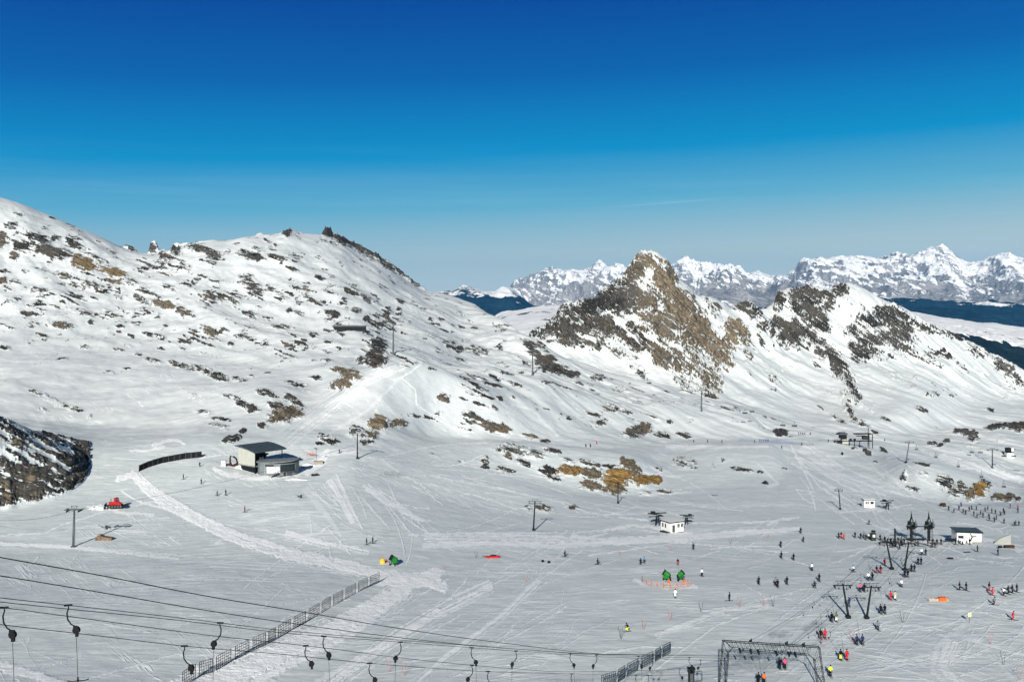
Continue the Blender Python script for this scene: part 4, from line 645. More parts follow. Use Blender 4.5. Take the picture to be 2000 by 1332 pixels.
# ---------------------------------------------------------------- lift pylons
def pylon(name, px, py, h_px, arm_px, label, group, style='chair', lean=0.0, mt=None, topx=None):
    g = ground(px, py, 0.3); s = g.y / F; h = h_px * s + 0.3; a = arm_px * s / 2; mt = mt or DK
    t = thing(name, label, 'lift pylon', g, 0, group)
    dx = (topx - px) * s if topx else 0.0
    top = Vector((dx, 0, h))
    w = {'chair': 0.030, 'drag': 0.034, 'small': 0.028}[style] * h
    MB().tube([(0, 0, -1), (0, 0, h * 0.10), tuple(top)], [w * 1.05, w, w * 0.62], 10).build('mast', mt, t, True)
    if style == 'chair':
        b = MB().box((0, 0, h * 0.03), (w * 3.4, w * 3.4, h * 0.06)); b.build('footing', GR, t)
        MB().beam(top + Vector((-a, 0, 0)), top + Vector((a, 0, 0)), 0.28, 0.34).build('crossarm', mt, t)
        for sx in (-1, 1):
            c = top + Vector((sx * a * 0.82, 0, -0.05)); m = MB()
            m.box(c + Vector((0, 0, -0.1)), (0.16, 2.6, 0.22))
            for k in range(4): m.wheel(c + Vector((0, -1.05 + 0.7 * k, -0.22)), 0.24, 0.12, (1, 0, 0), 10)
            m.box(c + Vector((sx * 0.45, 0, 0.12)), (0.5, 2.4, 0.05))
            m.build('sheave_train', DK, t)
        f = MB(); q = a * 0.42
        for sx in (-1, 1): f.beam(top + Vector((sx * q * 0.7, 0, 0)), top + Vector((sx * q, 0, 0.95)), 0.10)
        f.beam(top + Vector((-q * 1.15, 0, 0.95)), top + Vector((q * 1.15, 0, 0.95)), 0.12); f.beam(top + Vector((-q * .7, 0, 0)), top + Vector((q, 0, .95)), 0.06); f.beam(top + Vector((q * .7, 0, 0)), top + Vector((-q, 0, .95)), 0.06)
        f.build('lifting_frame', mt, t)
        l = MB(); 
        for sx in (-1, 1): l.tube([(w * 1.2 + 0.05 + 0.15 * sx, -w, 0.4), (dx + w * 0.9 + 0.15 * sx, -w * 0.7, h - 0.3)], 0.025, 4)
        l.build('ladder', GR, t)
    elif style == 'drag':
        MB().prism([(-w * 1.7, -w * 1.7), (w * 1.7, -w * 1.7), (w * 1.7, w * 1.7), (-w * 1.7, w * 1.7)], -1, h * 0.12).build('footing', DK, t)
        MB().beam(top + Vector((-a, 0, -0.35)), top + Vector((a, 0, -0.35)), 0.14, 0.16).build('crossarm', mt, t)
        m = MB(); m.beam(top + Vector((-a * .8, 0, .45)), top + Vector((a * .8, 0, .45)), 0.06)
        for sx in (-1, -0.35, .35, 1): m.beam(top + Vector((sx * a * .5, 0, -.3)), top + Vector((sx * a * .55, 0, .45)), 0.04)
        m.build('lifting_frame', mt, t)
        for sx in (-1, 1):
            c = top + Vector((sx * a * 0.78, 0, -0.75)); m = MB(); m.wheel(c, 0.24, 0.10, (1, 0, 0), 12); m.wheel(c + Vector((0, 0.55, 0.05)), 0.2, 0.10, (1, 0, 0), 10); m.beam(c + Vector((0, -.1, 0)), c + Vector((0, -.1, .45)), .08); m.build('sheave', DK, t)
            c = top + Vector((sx * a * 0.40, 0, -0.98)); m = MB(); m.wheel(c, 0.17, 0.08, (1, 0, 0), 10); m.beam(c, c + Vector((0, 0, .6)), .06); m.build('sheave', DK, t)
        MB().beam(top + Vector((-a * .7, 0, -1.0)), top + Vector((a * .7, 0, -1.0)), 0.05).build('lower_bar', mt, t)
    else:
        MB().box((0, 0, h * 0.05), (w * 3, w * 3, h * 0.11)).build('footing', DK, t)
        m = MB()
        for k, z in enumerate((-0.15, -0.75)): m.beam(top + Vector((-a, 0, z)), top + Vector((a, 0, z)), 0.13)
        m.build('crossarm', mt, t)
        for sx in (-1, 1): MB().wheel(top + Vector((sx * a * .85, 0, -.4)), 0.22, 0.12, (1, 0, 0), 10).build('sheave', DK, t)
        m = MB(); [m.beam(top + Vector((sx * .35 * a, 0, -.2)), top + Vector((sx * .35 * a, 0, .5)), .07) for sx in (-1, 1)]; m.beam(top + Vector((-.5 * a, 0, .5)), top + Vector((.5 * a, 0, .5)), .07); m.build('lifting_frame', mt, t)
    t['_top'] = 0; del t['_top']
    return t, g + top, a
P1, T1, A1 = pylon('chairlift_pylon', 768, 691, 56, 36, 'tall chairlift pylon on the ridge right of the half buried dark roof', 'chairlift pylons', mt=GR)
P2, T2, A2 = pylon('chairlift_pylon', 1040, 733, 47, 32, 'chairlift pylon standing against the black rock left of the rocky peak', 'chairlift pylons', mt=GR)
P3, T3, A3 = pylon('chairlift_pylon', 1370, 803, 40, 30, 'chairlift pylon at the lower end of the brown rock face of the peak', 'chairlift pylons', mt=GR)
P4, T4, A4 = pylon('chairlift_pylon', 143, 1068, 73, 28, 'grey pylon on the snow at far left, below the red snow groomer', 'chairlift pylons', mt=GR, topx=145)
P5, T5, A5 = pylon('drag_lift_pylon', 698, 896, 50, 24, 'small dark pylon beside the ochre rocks right of the lift station', 'small lift pylons', 'small')
P6, T6, A6 = pylon('drag_lift_pylon', 1042, 1036, 58, 26, 'dark T shaped pylon in front of the ochre knoll with a long forked shadow', 'small lift pylons', 'small', topx=1045)
P7, T7, A7 = pylon('drag_lift_pylon', 1207, 983, 42, 12, 'thin dark pylon standing before the ochre rock face of the knoll', 'small lift pylons', 'small')
P8, T8, A8 = pylon('drag_lift_pylon', 1641, 995, 40, 16, 'dark pylon with double crossarm left of the tiny white hut', 'small lift pylons', 'small', topx=1638)
P9, T9, A9 = pylon('drag_lift_pylon', 1770, 904, 42, 18, 'leaning grey pylon right of the chairlift station', 'small lift pylons', 'small', topx=1776, mt=GR)
P10, T10, A10 = pylon('chairlift_pylon', 1938, 914, 36, 22, 'dark T shaped chairlift pylon near the right edge above the snow valley', 'chairlift pylons')
D1, U1, B1 = pylon('t_bar_tower', 1657, 1207, 68, 38, 'left of the two nearer T-bar towers, leaning left over its dark footing', 'T-bar lift towers', 'drag', topx=1646)
D2, U2, B2 = pylon('t_bar_tower', 1693, 1208, 65, 38, 'right of the two nearer T-bar towers, leaning right', 'T-bar lift towers', 'drag', topx=1702)
D3, U3, B3 = pylon('t_bar_tower', 1742, 1112, 56, 32, 'left of the two farther T-bar towers just before the spired drive stations', 'T-bar lift towers', 'drag', topx=1731)
D4, U4, B4 = pylon('t_bar_tower', 1767, 1114, 56, 32, 'right of the two farther T-bar towers just before the spired drive stations', 'T-bar lift towers', 'drag', topx=1775)
# small V brace beside the farther right tower
g = ground(1763, 1106, 0.1); tag(MB().beam((0, 0, 0), (1.9, 0, 3.6), 0.12).beam((1.2, 0, 3.7), (2.9, 0, 3.3), 0.12).beam((1.9, 0, 3.5), (3.1, 0.4, 4.4), 0.08).build('signal_arm', DK), 'slanting steel arm beside the right farther T-bar tower', 'lift part').location = g
# ---------------------------------------------------------------- ropes
def rope(name, pts, r, label, group, sag=0.0):
    P = []
    for a, b in zip(pts[:-1], pts[1:]):
        a = Vector(a); b = Vector(b); n = 14
        for i in range(n): t = i / n; p = a.lerp(b, t); p.z -= sag * 4 * t * (1 - t); P.append(p)
    P.append(Vector(pts[-1])); return tag(MB().tube(P, r, 5).build(name, ROPE, None, True), label, 'rope', group), P
off = lambda T, dx, dz=-0.25: (T.x + dx, T.y, T.z + dz)
SL = unproj(1652, 857, ground(1668, 872).y - 2)
farL = Vector(unproj(640, 612, T1.y + 60))
_, RP1 = rope('haul_rope', [off(T1, -A1 * .82), off(T2, -A2 * .82), off(T3, -A3 * .82), (SL.x, SL.y, SL.z)], 0.05, 'upper haul rope of the long chairlift crossing the middle of the slopes', 'chairlift ropes', 1.5)
_, RP2 = rope('haul_rope', [off(T1, A1 * .82), off(T2, A2 * .82), off(T3, A3 * .82), (SL.x + 5, SL.y, SL.z)], 0.05, 'lower haul rope of the long chairlift crossing the middle of the slopes', 'chairlift ropes', 1.5)
e1 = unproj(1828, 866, T10.y + 60); e2 = unproj(2050, 890, T10.y - 30)
_, RP3 = rope('haul_rope', [e1, off(T10, -A10 * .82), e2], 0.045, 'left haul rope of the chairlift at the right edge', 'chairlift ropes', 0.6)
_, RP4 = rope('haul_rope', [(e1.x + 5, e1.y, e1.z), off(T10, A10 * .82), (e2.x + 5, e2.y, e2.z)], 0.045, 'right haul rope of the chairlift at the right edge', 'chairlift ropes', 0.6)
e3 = unproj(2060, 975, T9.y - 150)
_, RP5 = rope('haul_rope', [off(T9, A9 * .8), unproj(1840, 884, T9.y - 30), e3], 0.035, 'thin rope of the pale chairs descending from the leaning pylon', 'chairlift ropes', 0.5)
_, RP6 = rope('haul_rope', [unproj(-80, 1005, T4.y + 10), off(T4, 0), unproj(698, 866, T5.y)], 0.035, 'thin rope from the left pylon to the small pylon by the lift station', 'chairlift ropes', 2.0)
# ---------------------------------------------------------------- chairs
def chair(name, w, pale, label, group, kids=True):
    t = thing(name, label, 'lift chair', (0, 0, 0), 0, group); h = 2.9
    m1 = GR if pale else DK
    MB().tube([(0, 0, 0), (0, 0.1, -0.5), (0, 0.35, -h * .45), (0, 0.1, -h * .62)], 0.07, 6).build('hanger', m1, t, True)
    fr = MB().beam((-w / 2, 0, -h * .62), (w / 2, 0, -h * .62), 0.09)
    for sx in (-1, 1): fr.tube([(sx * w / 2, 0, -h * .62), (sx * w / 2, 0.25, -h * .8), (sx * w / 2, 0.05, -h)], 0.05, 5)
    fr.build('frame', m1, t)
    MB().box((0, -0.15, -h), (w, 0.55, 0.14)).build('seat', m1 if pale else BK, t)
    MB().box((0, 0.18, -h + .34), (w, 0.10, 0.55)).build('backrest', m1 if pale else BK, t)
    return t
cb = chair('lift_chair', 3.0, False, 'dark chair hanging from the chairlift near the ridge pylon', 'chairs on the long chairlift')
cp = chair('lift_chair', 1.3, True, 'pale small chair', 'pale chairs')
def on_rope(P, px):
    best = min(range(len(P) - 1), key=lambda i: abs((HX + F * P[i].x / P[i].y + HX + F * P[i + 1].x / P[i + 1].y) / 2 - px))
    a, b = P[best], P[best + 1]; xa = HX + F * a.x / a.y; xb = HX + F * b.x / b.y
    t = 0 if abs(xb - xa) < 1e-6 else max(0, min(1, (px - xa) / (xb - xa))); return a.lerp(b, t)
CH = [(RP1, 830, cb, 'dark chair hanging from the chairlift just right of the ridge pylon'), (RP1, 1175, cb, 'dark chair hanging before the snow right of the black rock'), (RP2, 1268, cb, 'dark chair hanging below the left foot of the rocky peak'),
      (RP1, 1455, cb, 'left of two close chairs over the white slope right of the peak'), (RP2, 1469, cb, 'right of two close chairs over the white slope right of the peak'), (RP1, 1529, cb, 'chair hanging just above the olive boulder'),
      (RP2, 1552, cb, 'chair beside the waiting skiers left of the chairlift station'),
      (RP3, 1898, cb, 'flat dark chair farthest left of the right edge chairlift'), (RP4, 1915, cb, 'dark chair just left of the right edge pylon'), (RP3, 1961, cb, 'chair hanging right of the right edge pylon before the white patch'), (RP4, 1980, cb, 'rightmost dark chair near the right edge pylon'),
      (RP5, 1790, cp, 'pale small chair right beside the leaning grey pylon'), (RP5, 1828, cp, 'second pale small chair from the leaning pylon'), (RP5, 1872, cp, 'third pale small chair from the leaning pylon'), (RP5, 1917, cp, 'fourth pale small chair from the leaning pylon, above the ochre rock'), (RP5, 1961, cp, 'lowest pale small chair near the right edge')]
used = set()
for P, px, src, lab in CH:
    o = src if src.name not in used else copy_tree(src)
    used.add(src.name); o.location = on_rope(P, px); o.rotation_euler = (0, 0, R(random.uniform(-12, 12))); o['label'] = lab
    o['group'] = 'pale chairs' if src is cp else 'dark chairs on the chairlifts'
# ---------------------------------------------------------------- foreground T-bar ropes: one straight line in plan, from the left foreground to the portal
def Dc(px): return 82200.0 / (1958.0 - px)
CAB = [([(-120,1066),(0,1088),(200,1124),(400,1163),(600,1196),(750,1222),(975,1254),(1200,1277),(1420,1279)], 0.026, 'topmost of the ropes sweeping across the lower left foreground'),
       ([(-120,1106),(0,1124),(200,1157),(400,1191),(600,1221),(750,1241),(950,1262),(1200,1278),(1430,1281)], 0.024, 'second rope from the top across the lower left foreground'),
       ([(-120,1153),(0,1167),(175,1186),(350,1206),(560,1231),(750,1247),(1000,1266),(1200,1280),(1430,1285)], 0.018, 'upper rope of the close pair carrying the T-bar hangers'),
       ([(-120,1161),(0,1175),(175,1193),(350,1211),(560,1236),(750,1251),(1000,1270),(1200,1283),(1430,1290)], 0.018, 'lower rope of the close pair carrying the T-bar hangers'),
       ([(-120,1168),(0,1185),(200,1212),(400,1239),(620,1263),(800,1286),(1000,1305),(1100,1311),(1250,1309),(1440,1298)], 0.018, 'rope second from the bottom crossing the lower foreground'),
       ([(-120,1204),(0,1219),(200,1242),(350,1260),(560,1278),(750,1297),(960,1311),(1100,1315),(1250,1318),(1440,1316)], 0.018, 'bottom rope crossing the lower foreground')]
CP = []
for pts, r, lab in CAB:
    xs_ = np.array([p[0] for p in pts], float); ys_ = np.array([p[1] for p in pts], float)
    xx = np.linspace(-120, xs_[-1], 60); yy = pchip(xs_, ys_, xx)
    P = [unproj(float(x), float(y), Dc(float(x))) for x, y in zip(xx, yy)]
    tag(MB().tube(P, r, 6).build('lift_rope', ROPE, None, True), lab, 'rope', 'ropes across the foreground'); CP.append(P)
def hanger(label, side, full, cord=1.9):
    t = thing('t_bar_hanger', label, 'T-bar hanger', (0, 0, 0), 0, 'T-bar hangers on the foreground ropes')
    s = side
    MB().box((0, 0, 0.0), (0.34, 0.09, 0.07)).build('rope_clamp', DK, t)
    MB().tube([(0, 0, -0.02), (s * 0.02, 0, -0.12), (-s * 0.05, 0, -0.35), (-s * 0.02, 0, -0.62), (s * 0.12, 0, -0.85), (s * 0.32, 0, -0.97)], [.022, .030, .034, .034, .030, .028], 7).build('curved_arm', DK, t, True)
    b = MB().wheel((s * 0.34, 0, -1.12), 0.155, 0.15, (0.25, 1, 0), 16).box((s * 0.36, 0, -1.30), (0.13, 0.13, 0.20)).box((s * 0.31, 0, -1.0), (0.20, 0.14, 0.12))
    b.build('spring_box', BK, t)
    if full:
        MB().tube([(s * 0.34, 0, -1.45), (s * 0.40, 0.02, -1.45 - cord)], 0.012, 5).build('cord', DK, t)
        if full == 2: MB().tube([(s * .40 - .44, 0, -1.42 - cord), (s * .40 - .2, 0, -1.47 - cord), (s * .40, 0, -1.45 - cord), (s * .40 + .2, 0, -1.47 - cord), (s * .40 + .44, 0, -1.42 - cord)], 0.024, 6).tube([(s * .4, 0, -1.5 - cord), (s * .4, 0, -1.3 - cord)], .04, 6).build('t_bar', DK, t, True)
    return t
HG = [(4,8,1,1,'hanger cut by the left edge of the picture'),(2,133,1,2,'hanger with a whole T-bar hanging at the lower left'),(5,360,1,0,'third hanger from the left, low over the slope'),(2,430,-1,2,'hanger with a T-bar hanging before the wire mesh fence'),
      (4,597,1,0,'short hanger below the pair of ropes left of the middle'),(3,632,1,1,'hanger with a pinkish cord left of the middle'),(5,722,1,0,'small hanger on the bottom rope left of the middle'),(3,782,-1,1,'hanger with a long thin cord near the middle'),
      (3,921,1,1,'upper one of two hangers hanging one above the other'),(4,922,-1,0,'lower one of two hangers hanging one above the other'),(5,953,1,0,'small hanger at the bottom edge near the middle'),(3,1008,-1,1,'hanger with thin cord just right of the middle'),
      (2,1114,1,1,'hanger above another one, right of the middle'),(2,1165,-1,1,'hanger left of the dark netted fence'),(5,1116,1,0,'hanger at the bottom edge right of the middle'),(2,1247,1,1,'hanger passing over the top of the netted fence'),(3,1275,-1,0,'hanger just right of the netted fence top'),
      (2,1346,1,0,'hanger above the small control cabin'),(3,1368,-1,1,'hanger right above the small control cabin'),(4,1327,1,0,'hanger left of the small control cabin'),(5,1242,1,0,'low hanger before the netted fence'),(5,1266,-1,0,'low hanger right of the netted fence')]
for ci, px, side, full, lab in HG:
    hh_ = hanger(lab, side, full); hh_.location = on_rope(CP[ci], px); hh_.rotation_euler = (0, 0, R(random.uniform(-15, 15)))
# ---------------------------------------------------------------- portal of lattice steel
gl = ground(1418, 1331); gd = 150.0
def portal():
    s = gd / F; xl, xr = (1424 - HX) * s, (1592 - HX) * s; ztl = CZ - gd * (1251 - HY) / F; ztr = CZ - gd * (1263 - HY) / F; zb = min(ground_z(xl, gd), ground_z(xr, gd)) - 0.5
    t = thing('steel_portal', 'rusty grey lattice steel portal spanning the T-bar track at the bottom', 'lift portal', (0, gd, 0))
    for k, (xa, xb_, zt, sg) in enumerate(((xl - 1.55, xl - 0.9, ztl, 1), (xr + 1.5, xr + 0.6, ztr, -1))):
        m = MB(); x0b = xa; x1b = xa + sg * 1.0; x0t = xb_; x1t = xb_ + sg * 0.8
        for yy in (-.35, .35):
            m.beam((x0b, yy, zb), (x0t, yy, zt), 0.085); m.beam((x1b, yy, zb), (x1t, yy, zt - 1.6), 0.085)
        n = 9
        for i in range(n):
            a = i / n; b = (i + 1) / n; p = Vector((x0b, -.35, zb)).lerp(Vector((x0t, -.35, zt)), a if i % 2 else b); q = Vector((x1b, -.35, zb)).lerp(Vector((x1t, -.35, zt - 1.6)), b if i % 2 else a)
            m.beam(p, q, .032); m.beam(p + Vector((0, .7, 0)), q + Vector((0, .7, 0)), .032); m.beam(p, p + Vector((0, .7, 0)), .032)
        m.build('lattice_leg', DK, t)
    m = MB(); n = 22; A = Vector((xl - .9, 0, ztl)); B_ = Vector((xr + .6, 0, ztr)); lo = 1.05
    for yy in (-.35, .35):
        m.beam(A + Vector((0, yy, 0)), B_ + Vector((0, yy, 0)), .10); m.beam(A + Vector((1.4, yy, -lo)), B_ + Vector((-1.6, yy, -lo)), .065)
    L = B_ - A
    for i in range(n):
        a = A + L * (i / n); b = A + L * ((i + 1) / n); c = A + L * ((i + .5) / n) + Vector((0, 0, -lo)) 
        if i < 1 or i > n - 3: continue
        for yy in (-.35, .35): m.beam(a + Vector((0, yy, 0)), c + Vector((0, yy, 0)), .032); m.beam(c + Vector((0, yy, 0)), b + Vector((0, yy, 0)), .032)
    m.beam(A + Vector((.2, 0, 0)), A + Vector((1.4, 0, -lo)), .1); m.beam(A + Vector((1.4, 0, -lo)), A + Vector((.8, 0, -1.7)), .1); m.beam(B_ + Vector((-1.6, 0, -lo)), B_ + Vector((-.5, 0, -2.0)), .1)
    m.build('lattice_beam', DK, t)
    for px_ in (1446, 1467, 1482, 1517, 1541, 1554):
        x = (px_ - HX) * s; z = ztl + (ztr - ztl) * (x - xl) / (xr - xl) - lo
        MB().wheel((x, 0, z - .35), .30, .14, (1, 0.1, 0), 14).beam((x, .1, z + .1), (x, .1, z - .5), .12).wheel((x, .6, z - .3), .24, .12, (1, .1, 0), 12).build('sheave', DK, t)
    for i, (px_) in enumerate((1466, 1536, 1569)):
        x = (px_ - HX) * s; z = ztl + (ztr - ztl) * (x - xl) / (xr - xl)
        MB().box((x, 0, z + .2), (.35, .4, .3)).wheel((x + .1, -.1, z + .45), .18, .1, (1, 0, 0), 10).build('guide_pulley', DK, t)
    return t
portal()
dr1 = ground(1780, 1056); dr2 = ground(1814, 1056)
s15 = gd / F
for k, (pts, lab) in enumerate([
    ([unproj(1466, 1250, gd), (U1.x - B1 * .78, U1.y, U1.z - .5), (U3.x - B3 * .78, U3.y, U3.z - .5), (dr1.x - .8, dr1.y, dr1.z + 4.3)], 'rope from the portal over the left arms of the left towers'),
    ([unproj(1540, 1262, gd), (U1.x + B1 * .78, U1.y, U1.z - .5), (U3.x + B3 * .78, U3.y, U3.z - .5), (dr1.x + .8, dr1.y, dr1.z + 4.3)], 'rope from the portal over the right arms of the left towers'),
    ([unproj(1517, 1280, gd), (U2.x - B2 * .78, U2.y, U2.z - .5), (U4.x - B4 * .78, U4.y, U4.z - .5), (dr2.x - .8, dr2.y, dr2.z + 4.3)], 'rope from the portal over the left arms of the right towers'),
    ([unproj(1554, 1286, gd), (U2.x + B2 * .78, U2.y, U2.z - .5), (U4.x + B4 * .78, U4.y, U4.z - .5), (dr2.x + .8, dr2.y, dr2.z + 4.3)], 'rope from the portal over the right arms of the right towers')]):
    _, P = rope('haul_rope', pts, 0.022, lab, 'T-bar lift ropes', 0.5)
    for q, px in enumerate(((1590, 1618), (1617, 1700), (1598, 1672), (1622, 1735))[k]):
        hh_ = hanger('hanger on the ' + lab.replace('rope from the portal ', 'rope ') + (', nearest the portal' if q == 0 else ', farther up'), 1 if q else -1, 0); hh_.location = on_rope(P, px); hh_.scale = (.8,) * 3; hh_['group'] = 'hangers on the T-bar lift ropes'
# spired drive stations
def drive(g, label):
    t = thing('drive_station', label, 'lift station', g, 0, 'spired drive stations')
    m = MB().box((0, 0, 1.8), (.62, .62, 4.4))
    for i in range(5): m.box((.42, 0, .3 + i * .8), (.5, .08, .08))
    m.beam((.72, 0, 0), (.6, 0, 3.9), .08); m.build('column', DK, t)
    l = MB(); [l.beam((.95 + .12 * k, -.3, 0), (.75 + .12 * k, -.2, 3.6), .05) for k in range(3)]; l.build('ladder', GV, t)
    MB().box((0, 0, 4.0), (2.5, 1.8, .22)).box((-1.15, -.2, 3.6), (.25, .5, .8)).box((1.05, .2, 3.7), (.25, .5, .7)).box((0, 0, 3.6), (1.2, 1, .5)).build('platform', DK, t)
    MB().wheel((0, 0, 4.55), 1.15, .22, (0.15, 0.25, 1), 20).build('bullwheel', DK, t)
    MB().box((-.5, .1, 5.1), (.8, .9, .9)).box((.6, -.1, 4.95), (.7, .8, .8)).build('gearbox', DK, t)
    w_ = MB().box((.05, -.45, 5.2), (.55, .3, .8)); w_.build('motor', GR, t)
    r = MB(); r.add([(-.55, -.35, 5.0), (.55, -.35, 5.0), (.55, .35, 5.0), (-.55, .35, 5.0), (.22, .15, 6.6), (-.22, .15, 6.6), (.22, -.15, 6.6), (-.22, -.15, 6.6), (0, 0, 8.7)], [(6, 7, 8), (7, 5, 8), (5, 4, 8), (4, 6, 8), (0, 4, 6), (0, 3, 5, 4)] + [(1, 2, 4, 6)] + [(0, 7, 5, 3)])
    r.beam((-.6, -.35, 4.9), (-.15, 0, 6.8), .16).beam((.6, -.35, 4.9), (.15, 0, 6.8), .16); r.build('spire', DK, t)
    f = MB()
    for sx in (-1, 1):
        for k in range(4): f.beam((sx * (.95 + .16 * k), -.6, 4.1), (sx * (.85 + .2 * k), -.6, 6.3 - .5 * k), .07)
        f.beam((sx * 1.0, -.6, 4.9), (sx * 1.6, -.6, 4.8), .06)
    f.build('guard_frame', DK, t)
    return t
drive(dr1, 'left spired drive station of the T-bar lift, dark steel on a latticed column'); drive(dr2, 'right spired drive station of the T-bar lift, dark steel on a latticed column')
a = Vector((dr1.x + 1.4, dr1.y, dr1.z + 4.1)); b = Vector((dr2.x - 1.4, dr2.y, dr2.z + 4.1)); tag(MB().beam(a, b, .18).beam(a + Vector((0, .5, 0)), b + Vector((0, .5, 0)), .1).build('walkway', DK), 'thin steel walkway linking the two spired drive stations', 'walkway')
# ---------------------------------------------------------------- buildings
def station_main():
    g = ground(497, 926); gz = g.z
    t = thing('lift_station', 'grey lift station with curved roofs and a round glazed front on the left slope', 'building', g)
    # upper hall, turned 30 degrees; near corner at its origin
    hall = Matrix.Rotation(R(50), 4, 'Z'); Lh, Wh = 11.0, 9.4
    def H(o): o.matrix_local = Matrix.Translation((0, 0.5, 0)) @ hall; return o
    zf, z1, z2 = 2.6, 7.4, 8.6
    H(MB().slab([(-.001, 0), (.25, 0), (.25, 1), (-.001, 1)], 0, 1).build('unused', BE, t)) if False else None
    m = MB(); n = 10
    top = lambda v: z1 + (z2 - z1) * math.sin(min(1, v / Wh) * math.pi * .5) 
    vs_ = [(0, zf)] + [(Wh, zf)] + [(Wh * (1 - i / n), top(Wh * (1 - i / n))) for i in range(n + 1)]
    v = [(0, y, z) for y, z in vs_] + [(.3, y, z) for y, z in vs_]; k = len(vs_)
    m.add(v, [tuple(range(k)), tuple(range(k, 2 * k))[::-1]] + [(i, k + i, k + (i + 1) % k, (i + 1) % k) for i in range(k)]); H(m.build('gable_wall', BE, t))
    H(MB().box((Lh / 2 + .2, Wh - .15, 5.2), (Lh - .3, .3, 5.2)).box((Lh * .3, Wh * .55, 4.5), (3.5, 3, 3.4)).build('inner_wall', DK, t))
    H(MB().box((Lh / 2 + .1, Wh / 2, zf - .15), (Lh + .4, Wh, .35)).build('floor_deck', MG, t))
    H(MB().box((1.0, Wh * .5, .9), (.5, Wh * .9, 3.0)).box((Lh * .6, Wh * .6, .9), (Lh * .7, .5, 3.0)).build('base_wall', DK, t))
    ro = MB(); pr = [(-1.0, z1 - .25)] + [(Wh * i / n, top(Wh * i / n) + .05) for i in range(n + 1)] + [(Wh + .8, z2 + .03)]
    th = .32; v = []
    for x in (-1.0, Lh + 1.6): v += [(x, y, z) for y, z in pr] + [(x, y, z + th) for y, z in pr]
    k = len(pr); f = []
    for i in range(k - 1):
        f += [(i, i + 1, 2 * k + i + 1, 2 * k + i), (k + i, 3 * k + i, 3 * k + i + 1, k + i + 1), (i, k + i, k + i + 1, i + 1), (2 * k + i, 2 * k + i + 1, 3 * k + i + 1, 3 * k + i)]
    f += [(0, 2 * k, 3 * k, k), (k - 1, 2 * k - 1, 4 * k - 1, 3 * k - 1)]
    ro.add(v, f); r_ = H(ro.build('curved_roof', RF, t))
    sb = MB()
    for i in range(7): y = -.9 + i * 1.7; sb.beam((-1.0, y, (z1 - .25 if y < 0 else top(y)) + th + .06), (Lh + 1.6, y, (z1 - .25 if y < 0 else top(y)) + th + .06), .08)
    s_ = sb.build('roof_seam', DK, r_)
    for x in (Lh + .4, 0.15): H(MB().beam((x, 0.1, -1.5 if x < 1 else 2.0), (x, 0.1, z1), .25).build('post', DK, t))
    H(MB().wheel((Lh * .62, Wh * .5, 5.6), 1.9, .35, (0, 0, 1), 24).box((Lh * .62, Wh * .5, 5.0), (2.2, 1.2, 1.0)).build('bullwheel', DK, t))
    for sx in (3.2, 4.1): H(MB().box((sx, 1.2, 4.0), (.5, .5, 2.3)).build('control_cabinet', GR, t))
    # round pavilion in front of it, to the right
    cx, cy, rx, ry = 7.6, 1.2, 6.6, 4.6; z0, zt = -1.2, 4.0
    arc = lambda a0, a1, k, q=0: [(cx + (rx + q) * math.cos(R(a0 + (a1 - a0) * i / k)), cy + (ry + q) * math.sin(R(a0 + (a1 - a0) * i / k))) for i in range(k + 1)]
    MB().prism(arc(180, 360, 26) + [(cx + rx, cy + 3.5), (cx - rx, cy + 3.5)], z0, zt).build('curved_wall', MG, t)
    lid = lambda x, y: zt + .35 + .10 * (x - cx + rx) * .5
    MB().prism(arc(178, 362, 26, .55) + [(cx + rx + .5, cy + 3.8), (cx - rx - .5, cy + 3.8)], lambda x, y: lid(x, y) - .3, lid).build('pavilion_roof', MG, t)
    def shell(a0, a1, za, zb, q, m_, nm):
        k = 8; o = arc(a0, a1, k, q); i_ = arc(a0, a1, k, q - .12)[::-1]; return MB().prism(o + i_, za, zb).build(nm, m_, t)
    shell(287, 338, 1.3, 3.75, .08, GL, 'window_band'); shell(240, 268, 3.1, 3.7, .08, GL, 'window_slot')
    for a0, a1 in ((246, 258.5), (259.5, 272), (273, 285)): shell(a0, a1, 0.9, 3.0, .07, WH, 'white_panel')
    for i in range(4): shell(290 + 14 * i, 290.5 + 14 * i, 1.3, 3.75, .12, DK, 'mullion')
    shell(287, 350, 1.1, 1.45, .5, GR, 'balcony'); shell(296, 303, -1.1, 1.0, .1, RU, 'door'); shell(306, 325, -1.0, .9, .06, GR, 'lower_cladding')
    for k in range(9): shell(184 + 6.2 * k, 184.5 + 6.2 * k, -1, zt, .05, GR, 'cladding_rib') 
    st = MB(); a = Vector((cx - 1.7, cy - ry - 1.5, -.9)); b = Vector((cx + 1.6, cy - ry - .8, 1.2)); st.beam(a, b, .9, .2)
    for k in range(9): p = a.lerp(b, k / 8); st.beam(p, p + Vector((0, 0, .95)), .05)
    st.beam(a + Vector((0, 0, .95)), b + Vector((0, 0, .95)), .08); st.build('stair', DK, t)
    tr = MB().prism([(cx - 1.2, cy - ry - 1.4), (cx + 2.6, cy - ry - 1.0), (cx + 2.5, cy - ry - .9), (cx - 1.2, cy - ry - 1.3)], -1.4, lambda x, y: -1.2 + .45 * (x - cx + 1.2)); tr.build('stair_side', GR, t)
    return t
station_main()
g = ground(456, 911, .2)
t = thing('return_wheel_portal', 'rusty arched wheel portal left of the grey lift station', 'lift part', g)
MB().tube([(-1.1, 0, -.5), (-1.15, 0, 3.2), (-1.0, 0, 3.9), (.1, 0, 3.6), (.9, 0, 3.0), (1.3, 0, 1.8), (1.4, 0, -.5)], .30, 8).build('arch', RU, t, True)
